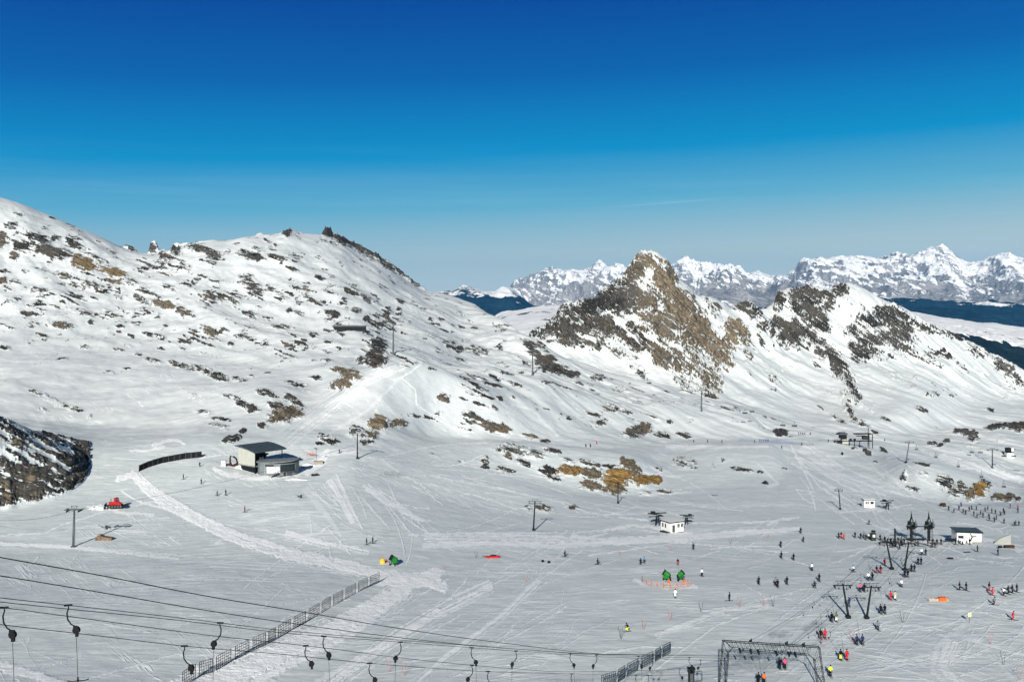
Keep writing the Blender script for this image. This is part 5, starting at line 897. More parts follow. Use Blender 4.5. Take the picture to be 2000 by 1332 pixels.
MB().box((-1.1, 0, .5), (.9, .8, 1.8)).box((1.3, .3, .5), (1.2, .9, 1.6)).box((.1, .3, .3), (1.2, .9, 1.0)).build('plinth', RU, t)
g = ground(437, 910, .2); tag(MB().box((0, 0, 1.0), (1.5, 1.3, 2.1)).build('control_box', WH), 'small whitish control box at the far left of the lift station', 'cabinet').location = g
# sloping snow ramp wall under the hall
for px, py, sx, sy, sz, lab in ((474, 914, 4.0, 2.4, 1.2, 'left of the post under the hall'), (606, 908, 3.5, 2.4, .9, 'between the wooden box and the building shadow'), (580, 936, 5, 1.6, .6, 'before the round pavilion')):
    g = ground(px, py); b = bmesh.new(); bmesh.ops.create_icosphere(b, subdivisions=4, radius=1)
    for v in b.verts:
        n_ = 1 + .18 * math.sin(v.co.x * 5 + px) * math.cos(v.co.y * 4) + .07 * math.sin(v.co.x * 17 + v.co.y * 13); v.co = Vector((v.co.x * sx * n_, v.co.y * sy * n_, v.co.z * sz * n_))
    me = bpy.data.meshes.new('snow_pile'); b.to_mesh(me); b.free(); me.polygons.foreach_set('use_smooth', [True] * len(me.polygons)); me.materials.append(SNOWM)
    o = bpy.data.objects.new('snow_pile', me); C.objects.link(o); o.location = g - Vector((0, 0, .3)); tag(o, 'heaped snow ' + lab, 'snow pile', 'snow piles round the lift station')
# wooden box with mast, dark bush-like machine, mesh stakes right of the station
g = ground(618, 906, .1); t = thing('wooden_box', 'low weathered wooden box with a thin mast right of the lift station', 'box', g)
MB().box((0.8, 0, .4), (3.4, 2.2, 1.3)).build('body', WD, t); MB().tube([(0, 0, 0), (0, 0, 5.6)], .05, 5).build('mast', DK, t); MB().box((0, 0, 5.6), (.8, .1, .25)).box((-.5, 0, 5.7), (.5, .2, .3)).build('mast_head', DK, t)
g = ground(616, 929, .1); t = thing('snowmobile', 'black snowmobile parked right of the round pavilion', 'snowmobile', g, R(20)); 
MB().slab([(-1.3, .1), (1.2, .1), (1.4, .45), (.7, .75), (.1, .7), (-1.3, .75), (-1.4, .4)], -.4, .4).build('body', BK, t); MB().tube([(.45, -.35, .8), (.4, 0, 1.1), (.45, .35, .8)], .04, 5).build('handlebar', DK, t)
for sy in (-.5, .5): MB().box((1.1, sy, .04), (1.2, .15, .06)).build('ski', DK, t)
MB().slab([(.5, .7), (.9, .6), (.55, 1.05)], -.3, .3).build('windscreen', GL, t)
g = ground(608, 893, .1); t = thing('marker_fence', 'pinkish stakes and net behind the lift station', 'fence', g)
for k in range(4): MB().tube([(k * .9 - 1.5, k * .3, 0), (k * .9 - 1.3, k * .3, 2.0)], .04, 4).build('stake', PK, t)
MB().beam((-1.4, 0, 1.4), (1.3, .9, 1.2), .03, .5).build('net', PK, t)
# half buried shelter with dark roof on the mountain
g = ground(700, 647, .4); s = g.y / F
t = thing('buried_shelter', 'long dark roofed shelter half buried in the mountain slope', 'building', g)
MB().slab([(-50 * s, 10 * s), (12 * s, 10 * s), (13 * s, -2), (-8 * s, -2), (-46 * s, 4 * s)], -1, 7).build('wall', DK, t)
MB().slab([(-52 * s, 11.5 * s), (-50 * s, 10 * s), (13 * s, 10 * s), (13 * s, 11.5 * s), (-44 * s, 13.5 * s)], -2, 8).build('roof', GR, t)
for k in range(6): MB().box(((-25 + 6 * k) * s, -1.12, 4.6 * s), (.5, .2, 8 * s)).build('pillar', BK, t)
MB().slab([(-12 * s, -2 * s), (12 * s, -2 * s), (12 * s, 1 * s), (-4 * s, 2 * s)], -1.4, -1.02).build('plinth', GR, t)
# chairlift station with platforms, right of the middle
g = ground(1668, 871, .3); s = g.y / F
t = thing('chairlift_station', 'dark steel chairlift station with platforms at the foot of the right mountain', 'building', g)
X = lambda p: (p - 1668) * s
Z = lambda p: (871 - p) * s
MB().box((X(1647), 1.0, Z(852)), (12 * s, 4, 7 * s)).build('cabin', DK, t); MB().slab([(X(1634), Z(847.5)), (X(1655), Z(847.5)), (X(1653), Z(844)), (X(1642), Z(844))], -1.5, 3.5).build('cabin_roof', GR, t)
MB().box((X(1650), .8, Z(861)), (11 * s, 3.5, 9 * s)).build('base_wall', BE, t)
MB().box((X(1685), 1, Z(846.5)), (33 * s, 4, 1.2 * s)).build('canopy', DK, t); MB().box((X(1683), .6, Z(850.5)), (20 * s, 3, .8 * s)).build('canopy_frame', DK, t)
MB().box((X(1692), 1.2, Z(854)), (12 * s, 3, 6.5 * s)).build('machine_house', GV, t)
MB().box((X(1665), 0, Z(860)), (74 * s, 3.4, 1.0 * s)).build('platform', DK, t)
m = MB(); 
for p in (1629, 1636, 1642, 1658, 1668, 1678, 1696, 1703): m.beam((X(p), -1, -1), (X(p), -1, Z(846 if p > 1690 else 859)), .35)
m.build('column', DK, t)
m = MB(); m.beam((X(1628), -1.5, Z(856.5)), (X(1641), -1.5, Z(856.5)), .15); m.beam((X(1656), -1.5, Z(855)), (X(1702), -1.5, Z(855)), .12)
for p in range(1628, 1703, 3): m.beam((X(p), -1.5, Z(860)), (X(p), -1.5, Z(856)), .08)
m.build('railing', DK, t)
for p in (1660, 1668): MB().wheel((X(p), -1.2, Z(857)), 2.2 * s, 1, (0, 1, 0), 14).build('bullwheel', DK, t)
MB().beam((X(1695), 0, 0), (X(1696), 0, Z(834)), .3).build('mast', DK, t)
MB().prism([(X(1629), -.5), (X(1642), -.5), (X(1642), 2), (X(1629), 2)], -1, Z(863)).build('lower_deck', GV, t)
g2 = ground(1709, 847, .2); tag(MB().slab([(-5.5 * s, 3.4 * s), (6 * s, .5 * s), (6 * s, -4 * s), (4 * s, -4 * s)], 0, .8).build('dark_panel', BK), 'slanted dark panel standing behind the chairlift station', 'panel').location = g2
# tiny station at the right edge
g = ground(1972, 893, .3); s = g.y / F
t = thing('top_station', 'small white and dark lift station near the right edge', 'building', g)
MB().box((.5 * s, 1, 5 * s), (14 * s, 4, 11 * s)).build('wall', WH, t); MB().box((-3 * s, 0, 15 * s), (8 * s, 4, 9 * s)).build('machine_house', DK, t); MB().box((3.5 * s, 0, 16 * s), (6 * s, 3, 6 * s)).build('panel', WH, t); MB().box((0, -.8, 10.5 * s), (15 * s, .6, 1.4 * s)).build('beam', DK, t); MB().beam((7 * s, 0, 14 * s), (11 * s, 0, 18 * s), .4).build('arm', GR, t)
# white hut with dark roof edge (drag lift hut in the middle right)
g = ground(1322, 1040, .15); s = g.y / F
t = thing('lift_hut', 'white lift hut with flat dark edged roof on the open snow', 'hut', g, R(28))
W, L = 5.0, 4.4; Hh = 3.1
MB().box((0, L / 2, Hh / 2 + .25), (W, L, Hh)).build('wall', WH, t); MB().box((0, L / 2, Hh + .38), (W + .5, L + .5, .22)).build('roof', WH, t)
MB().box((0, -.27, Hh + .26), (W + .56, .10, .28)).box((-W / 2 - .27, L / 2, Hh + .26), (.10, L + .5, .28)).build('roof_edge', DK, t)
for x in (.6, 1.9):
    w_ = MB().box((x * 1.0, -.02, 2.2), (.75, .08, 1.1)).build('window', GL, t); MB().box((x, -.04, 2.2), (.06, .07, 1.1)).box((x, -.04, 1.62), (.85, .07, .08)).build('frame', WH, w_)
for y in (2.2, 3.5): MB().box((-W / 2 - .02, y, 2.1), (.08, .6, 1.2)).build('window', GL, t)
MB().box((-1.2, -.03, 1.45), (.9, .08, 2.1)).build('door', GR, t); MB().box((-W / 2 - .6, 1.6, .2), (1.3, 3.6, .7)).build('step', DK, t); MB().box((0, L / 2, .1), (W - .1, L - .1, .5)).build('plinth', DK, t)
def wheelhouse(px, py, k, label, mirror=1):
    g = ground(px, py, .2); t = thing('return_station', label, 'lift part', g, 0, 'drag lift return stations')
    m = MB(); [m.beam((sx * .5 * k, 0, -.3), (sx * .25 * k, 0, 2.6 * k), .28 * k) for sx in (-1, 1)]; m.beam((-.4 * k, .5, -.3), (0, .2, 2.4 * k), .2 * k); m.build('support', DK, t)
    MB().wheel((-.3 * k * mirror, 0, 2.9 * k), 1.5 * k, .22 * k, (.12, .15, 1), 22).build('bullwheel', DK, t)
    m = MB().beam((-2.4 * k * mirror, 0, 3.1 * k), (2.2 * k * mirror, 0, 3.35 * k), .25 * k).beam((-2.2 * k * mirror, -.5, 2.4 * k), (1.5 * k * mirror, -.4, 2.6 * k), .18 * k).box((-1.1 * k * mirror, 0, 3.4 * k), (1.1 * k, .8 * k, .5 * k)).build('frame', DK, t)
    m = MB()
    for i in range(5): m.beam((-1.7 * k * mirror + .5 * i * k * mirror, -.3, 1.2 * k + .2 * i * k), (-1.2 * k * mirror + .5 * i * k * mirror, -.3, 1.4 * k + .1 * i * k), .22 * k)
    m.build('t_bar_magazine', BK, t); return t
wheelhouse(1284, 1026, 1.25, 'dark return station with its wheel left of the white lift hut'); wheelhouse(1341, 1024, .95, 'smaller dark wheel frame right of the white lift hut', -1); wheelhouse(1733, 995, 1.05, 'dark return wheel station right of the tiny white hut')
g = ground(1698, 991, .15); t = thing('lift_hut', 'tiny white hut with two dark windows right of the double armed pylon', 'hut', g)
MB().box((0, 1.2, 1.5), (3.9, 2.6, 2.6)).build('wall', WH, t); MB().box((0, 1.2, 2.95), (4.5, 3.1, .22)).build('roof', DK, t); MB().box((0, 1.2, 3.12), (4.3, 2.9, .16)).build('snow_cover', SNOWM, t)
for x, w_ in ((-1.2, .45), (-.5, .45), (.95, 1.2)): MB().box((x, -.12, 1.9), (w_, .1, .95)).build('window', GL, t)
MB().box((-.9, -.1, .7), (.4, .06, .4)).box((.9, -.1, .7), (.6, .06, .15)).build('notice', GR, t)
# white station building with the dark three armed emblem
g = ground(1893, 1060, .2); s = g.y / F
t = thing('lift_building', 'white flat building with grey sheet roof and a black three armed emblem', 'building', g, R(-3))
W = 47 * s; Hh = 21 * s; L = 4.2
MB().box((0, L / 2, Hh / 2), (W, L, Hh + .4)).build('wall', WH, t)
MB().add([(-W / 2 - .3, -.4, Hh + .25), (W / 2 + .3, -.4, Hh + .05), (W / 2 + .3, L + .3, Hh + .35), (-W / 2 - .3, L + .3, Hh + .5), (-W / 2 - .3, -.4, Hh + .5), (W / 2 + .3, -.4, Hh + .3), (W / 2 + .3, L + .3, Hh + .6), (-W / 2 - .3, L + .3, Hh + .75)], [(0, 3, 2, 1), (4, 5, 6, 7), (0, 1, 5, 4), (1, 2, 6, 5), (2, 3, 7, 6), (3, 0, 4, 7)]).build('roof', RF, t)
MB().beam((-W / 2 - .32, -.44, Hh + .36), (W / 2 + .32, -.44, Hh + .16), .12, .34).build('fascia', DK, t)
MB().box((-W * .34, -.03, Hh * .62), (W * .22, .1, Hh * .24)).build('window', GL, t)
e = MB(); ex, ez = W * .10, Hh * .62
e.slab([(ex - .55, ez + .95), (ex - .25, ez + .95), (ex + .15, ez + .25), (ex + 1.3, ez + .35), (ex + 1.3, ez + .12), (ex + .25, ez - .05), (ex - .15, ez - 1.1), (ex - .45, ez - 1.1), (ex - .05, ez + .05)], -.10, -.03); e.build('emblem', BK, t)
MB().box((-W / 2 - 1.6, .4, 1.0), (3.0, .8, .5)).build('side_bench', DK, t); MB().box((W * .30, -.6, .35), (2.4, 1.2, .25)).build('step', WD, t)
g = ground(1955, 1062, .2); s = g.y / F
tag(MB().slab([(-21 * s, -.6), (19 * s, -1.2), (20 * s, 20 * s), (-2 * s, 12 * s)], 0, .5).build('snow_wall', mat('tarpaulin', (.30, .31, .28), .8, 0, .1, .4)), 'sloping greyish windscreen wall right of the white building', 'wall').location = g
g = ground(1707, 1056, .1); s = g.y / F; t = thing('ticket_booth', 'narrow olive lift booth among the skiers by the T-bar start', 'booth', g)
MB().box((0, .6, 1.1), (1.3, 1.2, 2.3)).build('wall', GV, t); MB().wheel((0, .5, 2.75), .6, .35, (0, 0, 1), 14).build('lamp_drum', DK, t); MB().box((0, -.02, 1.5), (.7, .06, .7)).build('window', WH, t)
# start gate with rails by the T-bar
g = ground(1748, 1068, .1); s = g.y / F; t = thing('start_gate', 'dark steel start frame with mast amid the waiting skiers', 'lift part', g)
MB().beam((0, 0, 0), (0, 0, 5.2), .35).build('mast', DK, t); m = MB().beam((-4.2, 0, 2.4), (2.6, .5, 2.2), .14).beam((-4.0, 0, 1.6), (-.4, 0, 1.5), .1).beam((-1, 1, 3.2), (2.2, 1, 3.1), .14).beam((2.2, 1, 3.1), (2.2, 1, 1), .14)
for x in (-4.1, -2.8, -1.4): m.beam((x, 0, 0), (x, 0, 2.4), .09)
m.build('rail', DK, t); MB().beam((2.6, .5, 2.2), (8.5, -1.0, .8), .3, .2).build('ramp', GV, t)
g = ground(1795, 1058, .1); tag(MB().box((0, 0, .5), (5.5, .8, .25)).box((-2, .1, .1), (.3, .4, .8)).box((2, .1, .1), (.3, .4, .8)).build('bench', DK), 'long dark bench at the feet of the spired drive stations', 'bench').location = g + Vector((0, 2, 0))
# control cabin at the bottom edge
g = unproj(1350, 1318, 150); g.z = ground_z(g.x, 150) - .2; t = thing('control_cabin', 'small dark control cabin at the bottom edge left of the portal', 'cabin', g)
MB().box((0, 0, 1.5), (.8, .8, 3.0)).build('frame', DK, t); MB().box((0, -.42, 1.9), (.45, .05, 1.2)).build('window', GR, t); MB().box((0, 0, 3.1), (1.1, 1.0, .2)).build('roof', DK, t); MB().beam((.5, 0, 2.6), (1.6, 0, 2.7), .07).beam((1.6, 0, 2.7), (1.6, 0, 1.4), .07).beam((1.6, 0, 1.4), (.5, 0, 1.3), .07).build('bracket', GR, t)
# ---------------------------------------------------------------- fences
def mesh_panel(w, h, net=False):
    m = MB()
    for x in (0, w): m.beam((x, 0, -.2), (x, 0, h), .08)
    for z in (.08, h): m.beam((0, 0, z), (w, 0, z), .05)
    nx = 7; nz = 5
    for i in range(1, nx): m.beam((w * i / nx, 0, 0), (w * i / nx, 0, h), .05)
    for i in range(1, nz): m.beam((0, 0, h * i / nz), (w, 0, h * i / nz), .05)
    return m
def fence_line(name, pts, h, label, m_, group=None, dense=False, nets=()):
    t = thing(name, label, 'fence', ground(*pts[0]))
    o0 = t.location.copy()
    for i, (a, b) in enumerate(pts and [(pts[j], pts[j + 1]) for j in range(len(pts) - 1)]):
        A = ground(*a); B = ground(*b); d = B - A; gap = .24 if not dense else .02; A = A + d * gap / 2; d = d * (1 - gap); w = Vector((d.x, d.y, 0)).length
        pm = mesh_panel(w, h)
        if dense:
            pm.add([(0, .01, .1), (w, .01, .1), (w, .01, h), (0, .01, h), (0, .03, .1), (w, .03, .1), (w, .03, h), (0, .03, h)], [(0, 3, 2, 1), (4, 5, 6, 7), (0, 1, 5, 4), (2, 3, 7, 6), (1, 2, 6, 5), (3, 0, 4, 7)])
        p = pm.build('mesh_panel', m_, t); p.location = A - o0
        M = Matrix.Identity(3); ux = Vector((d.x, d.y, d.z * w / max(w, .01))).normalized(); uy = Vector((-d.y, d.x, 0)).normalized(); uz = ux.cross(uy)
        p.rotation_euler = Matrix((ux, uy, uz)).transposed().to_euler()
    return t
fl = [(352,1335),(385,1313),(418,1303),(455,1282),(490,1264),(522,1250),(540,1240),(570,1222),(600,1206),(626,1190),(648,1176),(672,1163),(697,1149),(720,1138),(743,1128)]
fence_line('mesh_fence', [(x, y + 8) for x, y in fl], 2.1, 'long wire mesh fence climbing the bright groomed track at lower left', DK)
fence_line('netted_fence', [(1170,1345),(1205,1334),(1222,1322),(1248,1308),(1278,1293),(1292,1284),(1311,1274)], 1.9, 'dark netted fence rising at the bottom right of the middle', DG, dense=False)
def panel_wall(pts, h, m_, label):
    t = thing('snow_fence', label, 'fence', ground(*pts[0])); o0 = t.location.copy()
    for a, b in zip(pts[:-1], pts[1:]):
        A = ground(*a) - o0; B = ground(*b) - o0; d = B - A; A2 = A + d * .04; B2 = B - d * .04; th = Vector((-d.y, d.x, 0)).normalized() * .06; up = Vector((0, 0.25, h))
        MB().add([A2 - th, B2 - th, B2 + th, A2 + th, A2 - th + up, B2 - th + up, B2 + th + up, A2 + th + up], [(0, 3, 2, 1), (4, 5, 6, 7), (0, 1, 5, 4), (1, 2, 6, 5), (2, 3, 7, 6), (3, 0, 4, 7)]).build('board_panel', m_, t)
        MB().beam(A, A + up * 1.08, .12).build('post', GR, t)
    return t
panel_wall([(271,921),(280,917),(289,913),(298,910),(308,907),(318,904),(329,902),(340,900),(351,898),(362,896),(373,895),(383,894),(394,893)], 2.1, BK, 'curved dark panelled snow fence beside the start of the bright track')
# red and white barrier round the green snow guns
t0 = ground(1256, 1138); t = thing('safety_net', 'orange safety net curving round the two green snow guns', 'fence', t0)
ring = [(1254,1137),(1262,1142),(1272,1145),(1283,1147),(1296,1149),(1309,1150),(1322,1149),(1334,1148),(1343,1146),(1351,1143)]
for a, b in zip(ring[:-1], ring[1:]):
    A = ground(*a) - t0; B = ground(*b) - t0; d = B - A; A += Vector((0, 0, .15)); B += Vector((0, 0, .15)); m = MB()
    for z in (0, .5, 1.0): m.beam(A + Vector((0, 0, z)), B + Vector((0, 0, z)), .03, .05)
    for k in range(5): p = A.lerp(B, k / 5); m.beam(p, p + Vector((0, 0, 1.0)), .02)
    m.build('net', NE, t)
for i, p in enumerate(ring): A = ground(*p) - t0; MB().tube([A - Vector((0, 0, .2)), A + Vector((0, 0, 1.45))], .05, 5).build('pole', PK if i else DK, t)
# ---------------------------------------------------------------- snow guns
def gun(px, py, rz, label, k=1.0, tilt=25, m_=None):
    g = ground(px, py); t = thing('snow_gun', label, 'snow gun', g, R(rz), 'green snow guns'); m_ = m_ or GN
    m = MB(); 
    for sx in (-1, 1): m.beam((sx * .1, 0, .75 * k), (sx * 1.0 * k, -.6 * k, 0), .12); 
    m.beam((0, 0, .75 * k), (0, 1.1 * k, 0), .12); m.build('tripod', DK, t)
    for sx in (-1, 1): MB().wheel((sx * .8 * k, -.3 * k, .28 * k), .28 * k, .16, (1, 0, 0), 14).build('wheel', BK, t)
    c = Vector((0, 0, 1.5 * k)); d = Vector((math.cos(R(tilt)), 0, math.sin(R(tilt))))
    MB().tube([c - d * .75 * k, c - d * .6 * k, c + d * .5 * k], [.45 * k, .55 * k, .62 * k], 18).build('barrel', m_, t, False)
    MB().tube([c + d * .5 * k, c + d * .85 * k], [.66 * k, .68 * k], 18).build('nozzle_ring', BK, t); MB().box((0, .2, .95 * k), (1.3 * k, .8 * k, .6 * k)).build('compressor', m_, t)
    MB().tube([c - d * .95 * k, c - d * .75 * k], [.3 * k, .5 * k], 14).build('intake', BK, t); return t
gun(769, 1104, 200, 'green snow gun beside the yellow pump at the track bend', 1.05, 30)
gun(1302, 1134, 160, 'left one of the two green snow guns inside the orange net', 1.0, 30); gun(1329, 1134, 20, 'right one of the two green snow guns inside the orange net', .95, 35)
g = ground(747, 1100); t = thing('pump_unit', 'yellow pump shaft cover left of the snow gun at the track bend', 'pump', g); MB().tube([(0, 0, 0), (0, 0, .9), (0, 0, 1.2)], [.65, .6, .2], 12).build('cover', YE, t); MB().tube([(0, 0, 1), (0, 0, 2.6)], .03, 4).build('pole', PK, t); MB().tube([(.5, 0, .6), (.9, 0, 1.0), (1.4, 0, .3)], .09, 6).build('hose', RD, t)
for px, lab in ((1306, 'orange hydrant pad at the foot of the left green snow gun'), (1336, 'orange hydrant pad at the foot of the right green snow gun')):
    g = ground(px, 1139); tag(MB().slab([(-.22, 0), (.25, 0), (.2, .9), (-.12, 1.0)], -.2, .2).build('hydrant_pad', OR), lab, 'pad').location = g
g = ground(1298, 1126); t = thing('net_frame', 'thin pale goal-like frame behind the two green snow guns', 'frame', g); MB().beam((0, 0, 0), (0, 0, 2), .04).beam((3.2, 0, 0), (3.2, 0, 2), .04).beam((0, 0, 2), (3.2, 0, 2), .04).build('frame', GR, t)
# ---------------------------------------------------------------- the red snow groomer
g = ground(226, 993); s = g.y / F; t = thing('snow_groomer', 'red snow groomer on black tracks pushing snow near the dark fence', 'snow groomer', g, R(12)); k = 31 * s / 5.4; t.location.z += .35; t.scale = (1, 1, 1.3)
for sy in (-1.1, 1.1):
    tr_ = MB().slab([(-2.5 * k, .25 * k), (-2.1 * k, 0), (1.9 * k, 0), (2.4 * k, .3 * k), (2.1 * k, .75 * k), (-2.2 * k, .8 * k)], (sy - .45) * k, (sy + .45) * k).build('track', BK, t)
    for q in range(5): MB().wheel(((-1.8 + .9 * q) * k, (sy - .47 * (1 if sy < 0 else -1)) * k, .4 * k), .33 * k, .06, (0, 1, 0), 12).build('road_wheel', GR, tr_)
MB().slab([(-2.1 * k, .6 * k), (1.8 * k, .6 * k), (1.9 * k, 1.1 * k), (1.0 * k, 1.35 * k), (-2.2 * k, 1.4 * k)], -.95 * k, .95 * k).build('body', RD, t)
cab = MB().slab([(-.6 * k, 1.3 * k), (1.2 * k, 1.25 * k), (.75 * k, 2.4 * k), (-.5 * k, 2.45 * k)], -.85 * k, .85 * k).build('cab', RD, t)
MB().slab([(.0 * k, 1.5 * k), (1.0 * k, 1.45 * k), (.68 * k, 2.25 * k), (.0 * k, 2.28 * k)], -.88 * k, .88 * k).build('window', GL, cab); MB().box((.4 * k, 0, 2.5 * k), (.5 * k, 1.5 * k, .1)).build('lamp_bar', BK, cab)
MB().slab([(-3.5 * k, .1 * k), (-3.3 * k, .1 * k), (-3.1 * k, .9 * k), (-3.4 * k, 1.1 * k)], -1.9 * k, 1.9 * k).beam((-3.2 * k, .8 * k, .5 * k), (-2.1 * k, .6 * k, .6 * k), .2 * k).beam((-3.2 * k, -.8 * k, .5 * k), (-2.1 * k, -.6 * k, .6 * k), .2 * k).build('blade', DK, t)
MB().box((2.9 * k, 0, .35 * k), (.9 * k, 3.4 * k, .4 * k)).beam((1.9 * k, 0, .8 * k), (2.8 * k, 0, .5 * k), .25 * k).build('tiller', DK, t); MB().beam((-1.6 * k, .5 * k, 1.4 * k), (-1.6 * k, .5 * k, 2.3 * k), .15).build('exhaust', DK, t)
# pushed snow lumps in front of the blade
b = bmesh.new()
for i in range(26):
    m_ = bmesh.ops.create_icosphere(b, subdivisions=2, radius=random.uniform(.25, .8)); o_ = Vector((random.uniform(-4, 1.0), random.uniform(-1.6, 1.6), random.uniform(0, .35)))
    for v in m_['verts']: v.co = v.co * random.uniform(.8, 1.15) + o_
me = bpy.data.meshes.new('pushed_snow'); b.to_mesh(me); b.free(); me.materials.append(SNOWM); o = bpy.data.objects.new('pushed_snow', me); C.objects.link(o); o.location = ground(200, 993); o['kind'] = 'stuff'; o['label'] = 'lumpy snow pushed up before the groomer blade'; o['category'] = 'snow'
# red rescue sled, orange crash mat, sign, brown thing
g = ground(962, 1089); t = thing('rescue_sled', 'small dark red sled lying on the open snow in the middle', 'sled', g, R(5)); MB().slab([(-1.6, .1), (1.5, .1), (1.9, .45), (1.4, .5), (-1.5, .45), (-1.9, .3)], -.5, .5).build('hull', RD, t); MB().beam((-1.7, -.3, .4), (-2.6, -.3, .6), .05).beam((-1.7, .3, .4), (-2.6, .3, .6), .05).build('handle', DK, t); MB().box((.2, 0, .58), (1.5, .8, .22)).build('cover', BK, t)
g = ground(1840, 1173); t = thing('crash_mat', 'orange padded mat with pale net posts on the right snow', 'mat', g, R(4)); MB().box((0, 0, .35), (1.5, .8, .8)).build('mat', OR, t); MB().box((-1.7, 0, .25), (1.9, .05, .5)).build('net', mat('pale_net', (.40, .34, .28), .8), t)
for x in (-2.8, 1.2, 1.8): MB().tube([(x, 0, -.1), (x + .1, 0, 1.2)], .04, 5).build('post', WD, t)
MB().box((1.1, 0, .2), (.8, .1, .5)).build('net', WD, t)
g = ground(1893, 1216); t = thing('piste_sign', 'small pale yellow sign on a pole above the snow hump at right', 'sign', g); MB().tube([(0, 0, -.2), (.1, 0, 1.6)], .03, 5).build('pole', DK, t); MB().box((.1, 0, 1.5), (.55, .04, .75)).build('board', mat('pale_yellow', (.75, .72, .35), .6), t)
g = ground(201, 1054); t = thing('covered_hatch', 'rusty brown half buried hatch on the snow below the groomer', 'hatch', g); MB().slab([(-1.9, 0), (2.4, 0), (2.6, .6), (.5, .9), (-.8, 1.4), (-1.2, 1.2)], -.8, .8).build('cover', mat('rusty_tan', (.17, .12, .085), .9, 0, .4, 1), t); MB().box((-.9, -.2, 1.2), (.9, .6, .7)).build('box', WD, t)
g = ground(1856, 1091); tag(MB().wheel((0, 0, .12), .75, .3, (0, .1, 1), 18).build('tyre', BK), 'round black tyre lying on the snow right of the T-bar track', 'tyre').location = g
g = ground(1889, 1079); tag(MB().box((-.5, 0, .12), (.8, .3, .2)).box((.5, .3, .12), (.8, .3, .2)).build('bag', BK), 'two low dark bags lying before the white building', 'bags').location = g
g = ground(1971, 1070); t = thing('wood_stack', 'dark brown stack lying by the orange line at the right edge', 'stack', g); MB().box((0, 0, .4), (2.6, 1, .7)).build('planks', RU, t); MB().box((-2.4, .1, .35), (.9, .6, .5)).build('crate', BK, t)
for i, (px, py) in enumerate(((1060, 1097), (1072, 1099))): g = ground(px, py); tag(MB().tube([(0, 0, 0), (0, 0, .4), (0, 0, .55)], [.35, .35, .1], 8).build('hydrant', BK), ('left' if i == 0 else 'right') + ' one of two tiny dark hydrants on the snow hump in the middle', 'hydrant', 'tiny dark hydrants').location = g
g = ground(1842, 988.5); t = thing('crate', 'brown crate on the snow left of the distant crowd', 'crate', g); MB().box((0, 0, .5), (1.7, 1.2, 1.1)).build('body', RU, t); MB().box((0, 0, 1.1), (1.8, 1.3, .12)).build('lid', DK, t)
# blue net along the queue by the chairlift
tq = ground(1470, 865); t = thing('queue_net', 'long pale blue net fence along the path left of the chairlift station', 'fence', tq)
ql = [(1445, 861), (1470, 863), (1490, 863), (1510, 864), (1530, 866), (1550, 868), (1570, 869), (1590, 870)]
for a, b in zip(ql[:-1], ql[1:]):
    A = ground(*a) - tq; B = ground(*b) - tq; m = MB()
    for z in (.4, 1.0, 1.6): m.beam(A + Vector((0, 0, z)), B + Vector((0, 0, z)), .05)
    for k in range(9): p = A.lerp(B, k / 9); m.beam(p, p + Vector((0, 0, 1.9)), .07)
    m.build('net', BLU if a[0] < 1540 else GR, t)
# bamboo poles set in pairs
POL = [(1213,1247),(1257,1230),(1309,1212),(1370,1195),(1445,1186),(1492,1184),(1510,1184),(1028,1136),(1935,1257),(1960,1297),(1993,1326),(1665,1253),(1356,1069),(1394,1068),(1500,1050),(1427,1062),(1310,1075),(1211,1084),(930,1088),(866,1112),(1813,981),(1665,974),(1676,976),(1605,1257),(1763,1215),(760,1312),(790,1318)]
pp = None
for i, (px, py) in enumerate(POL):
    g = ground(px, py, .1); big = 2.3 if py > 1150 else 1.7
    t = tag(MB().tube([(-.05, 0, 0), (-.5, .1, big)], .028, 4).tube([(.05, 0, 0), (.25, -.1, big * .9)], .028, 4).build('marker_poles', PK if i % 3 else DK), 'thin marker poles crossed in the snow', 'marker poles', 'crossed marker poles'); t.location = g
    t['label'] = 'pair of thin crossed poles ' + ['above the dark netted fence', 'second pair up from the netted fence', 'below the penguin white figure', 'in the snow below the orange net', 'left of the row of upright poles', 'next to the crouched dark skier', 'rightmost in the row near the T-bar track', 'on the snow crest below the red sled', 'in the right hump below the yellow sign', 'near the lower right corner', 'in the lower right corner itself', 'beside the waiting dark skiers on the T-bar track',
      'right of the tiny skier under the white hut', 'on the track edge right of the white hut', 'at the right end of the curved track', 'between the white hut and the curved track end', 'on the curved track left of the white hut', 'at the left part of the curved track', 'left of the small red sled', 'right of the green snow gun bend', 'upright left of the distant crowd', 'reddish, left of the tiny white hut', 'reddish, nearest the tiny white hut', 'between the portal and the nearer towers', 'right of the T-bar track below the red pair', 'low at the bottom left of the middle', 'at the bottom near the hanging cords'][i].replace('penguin ', '')
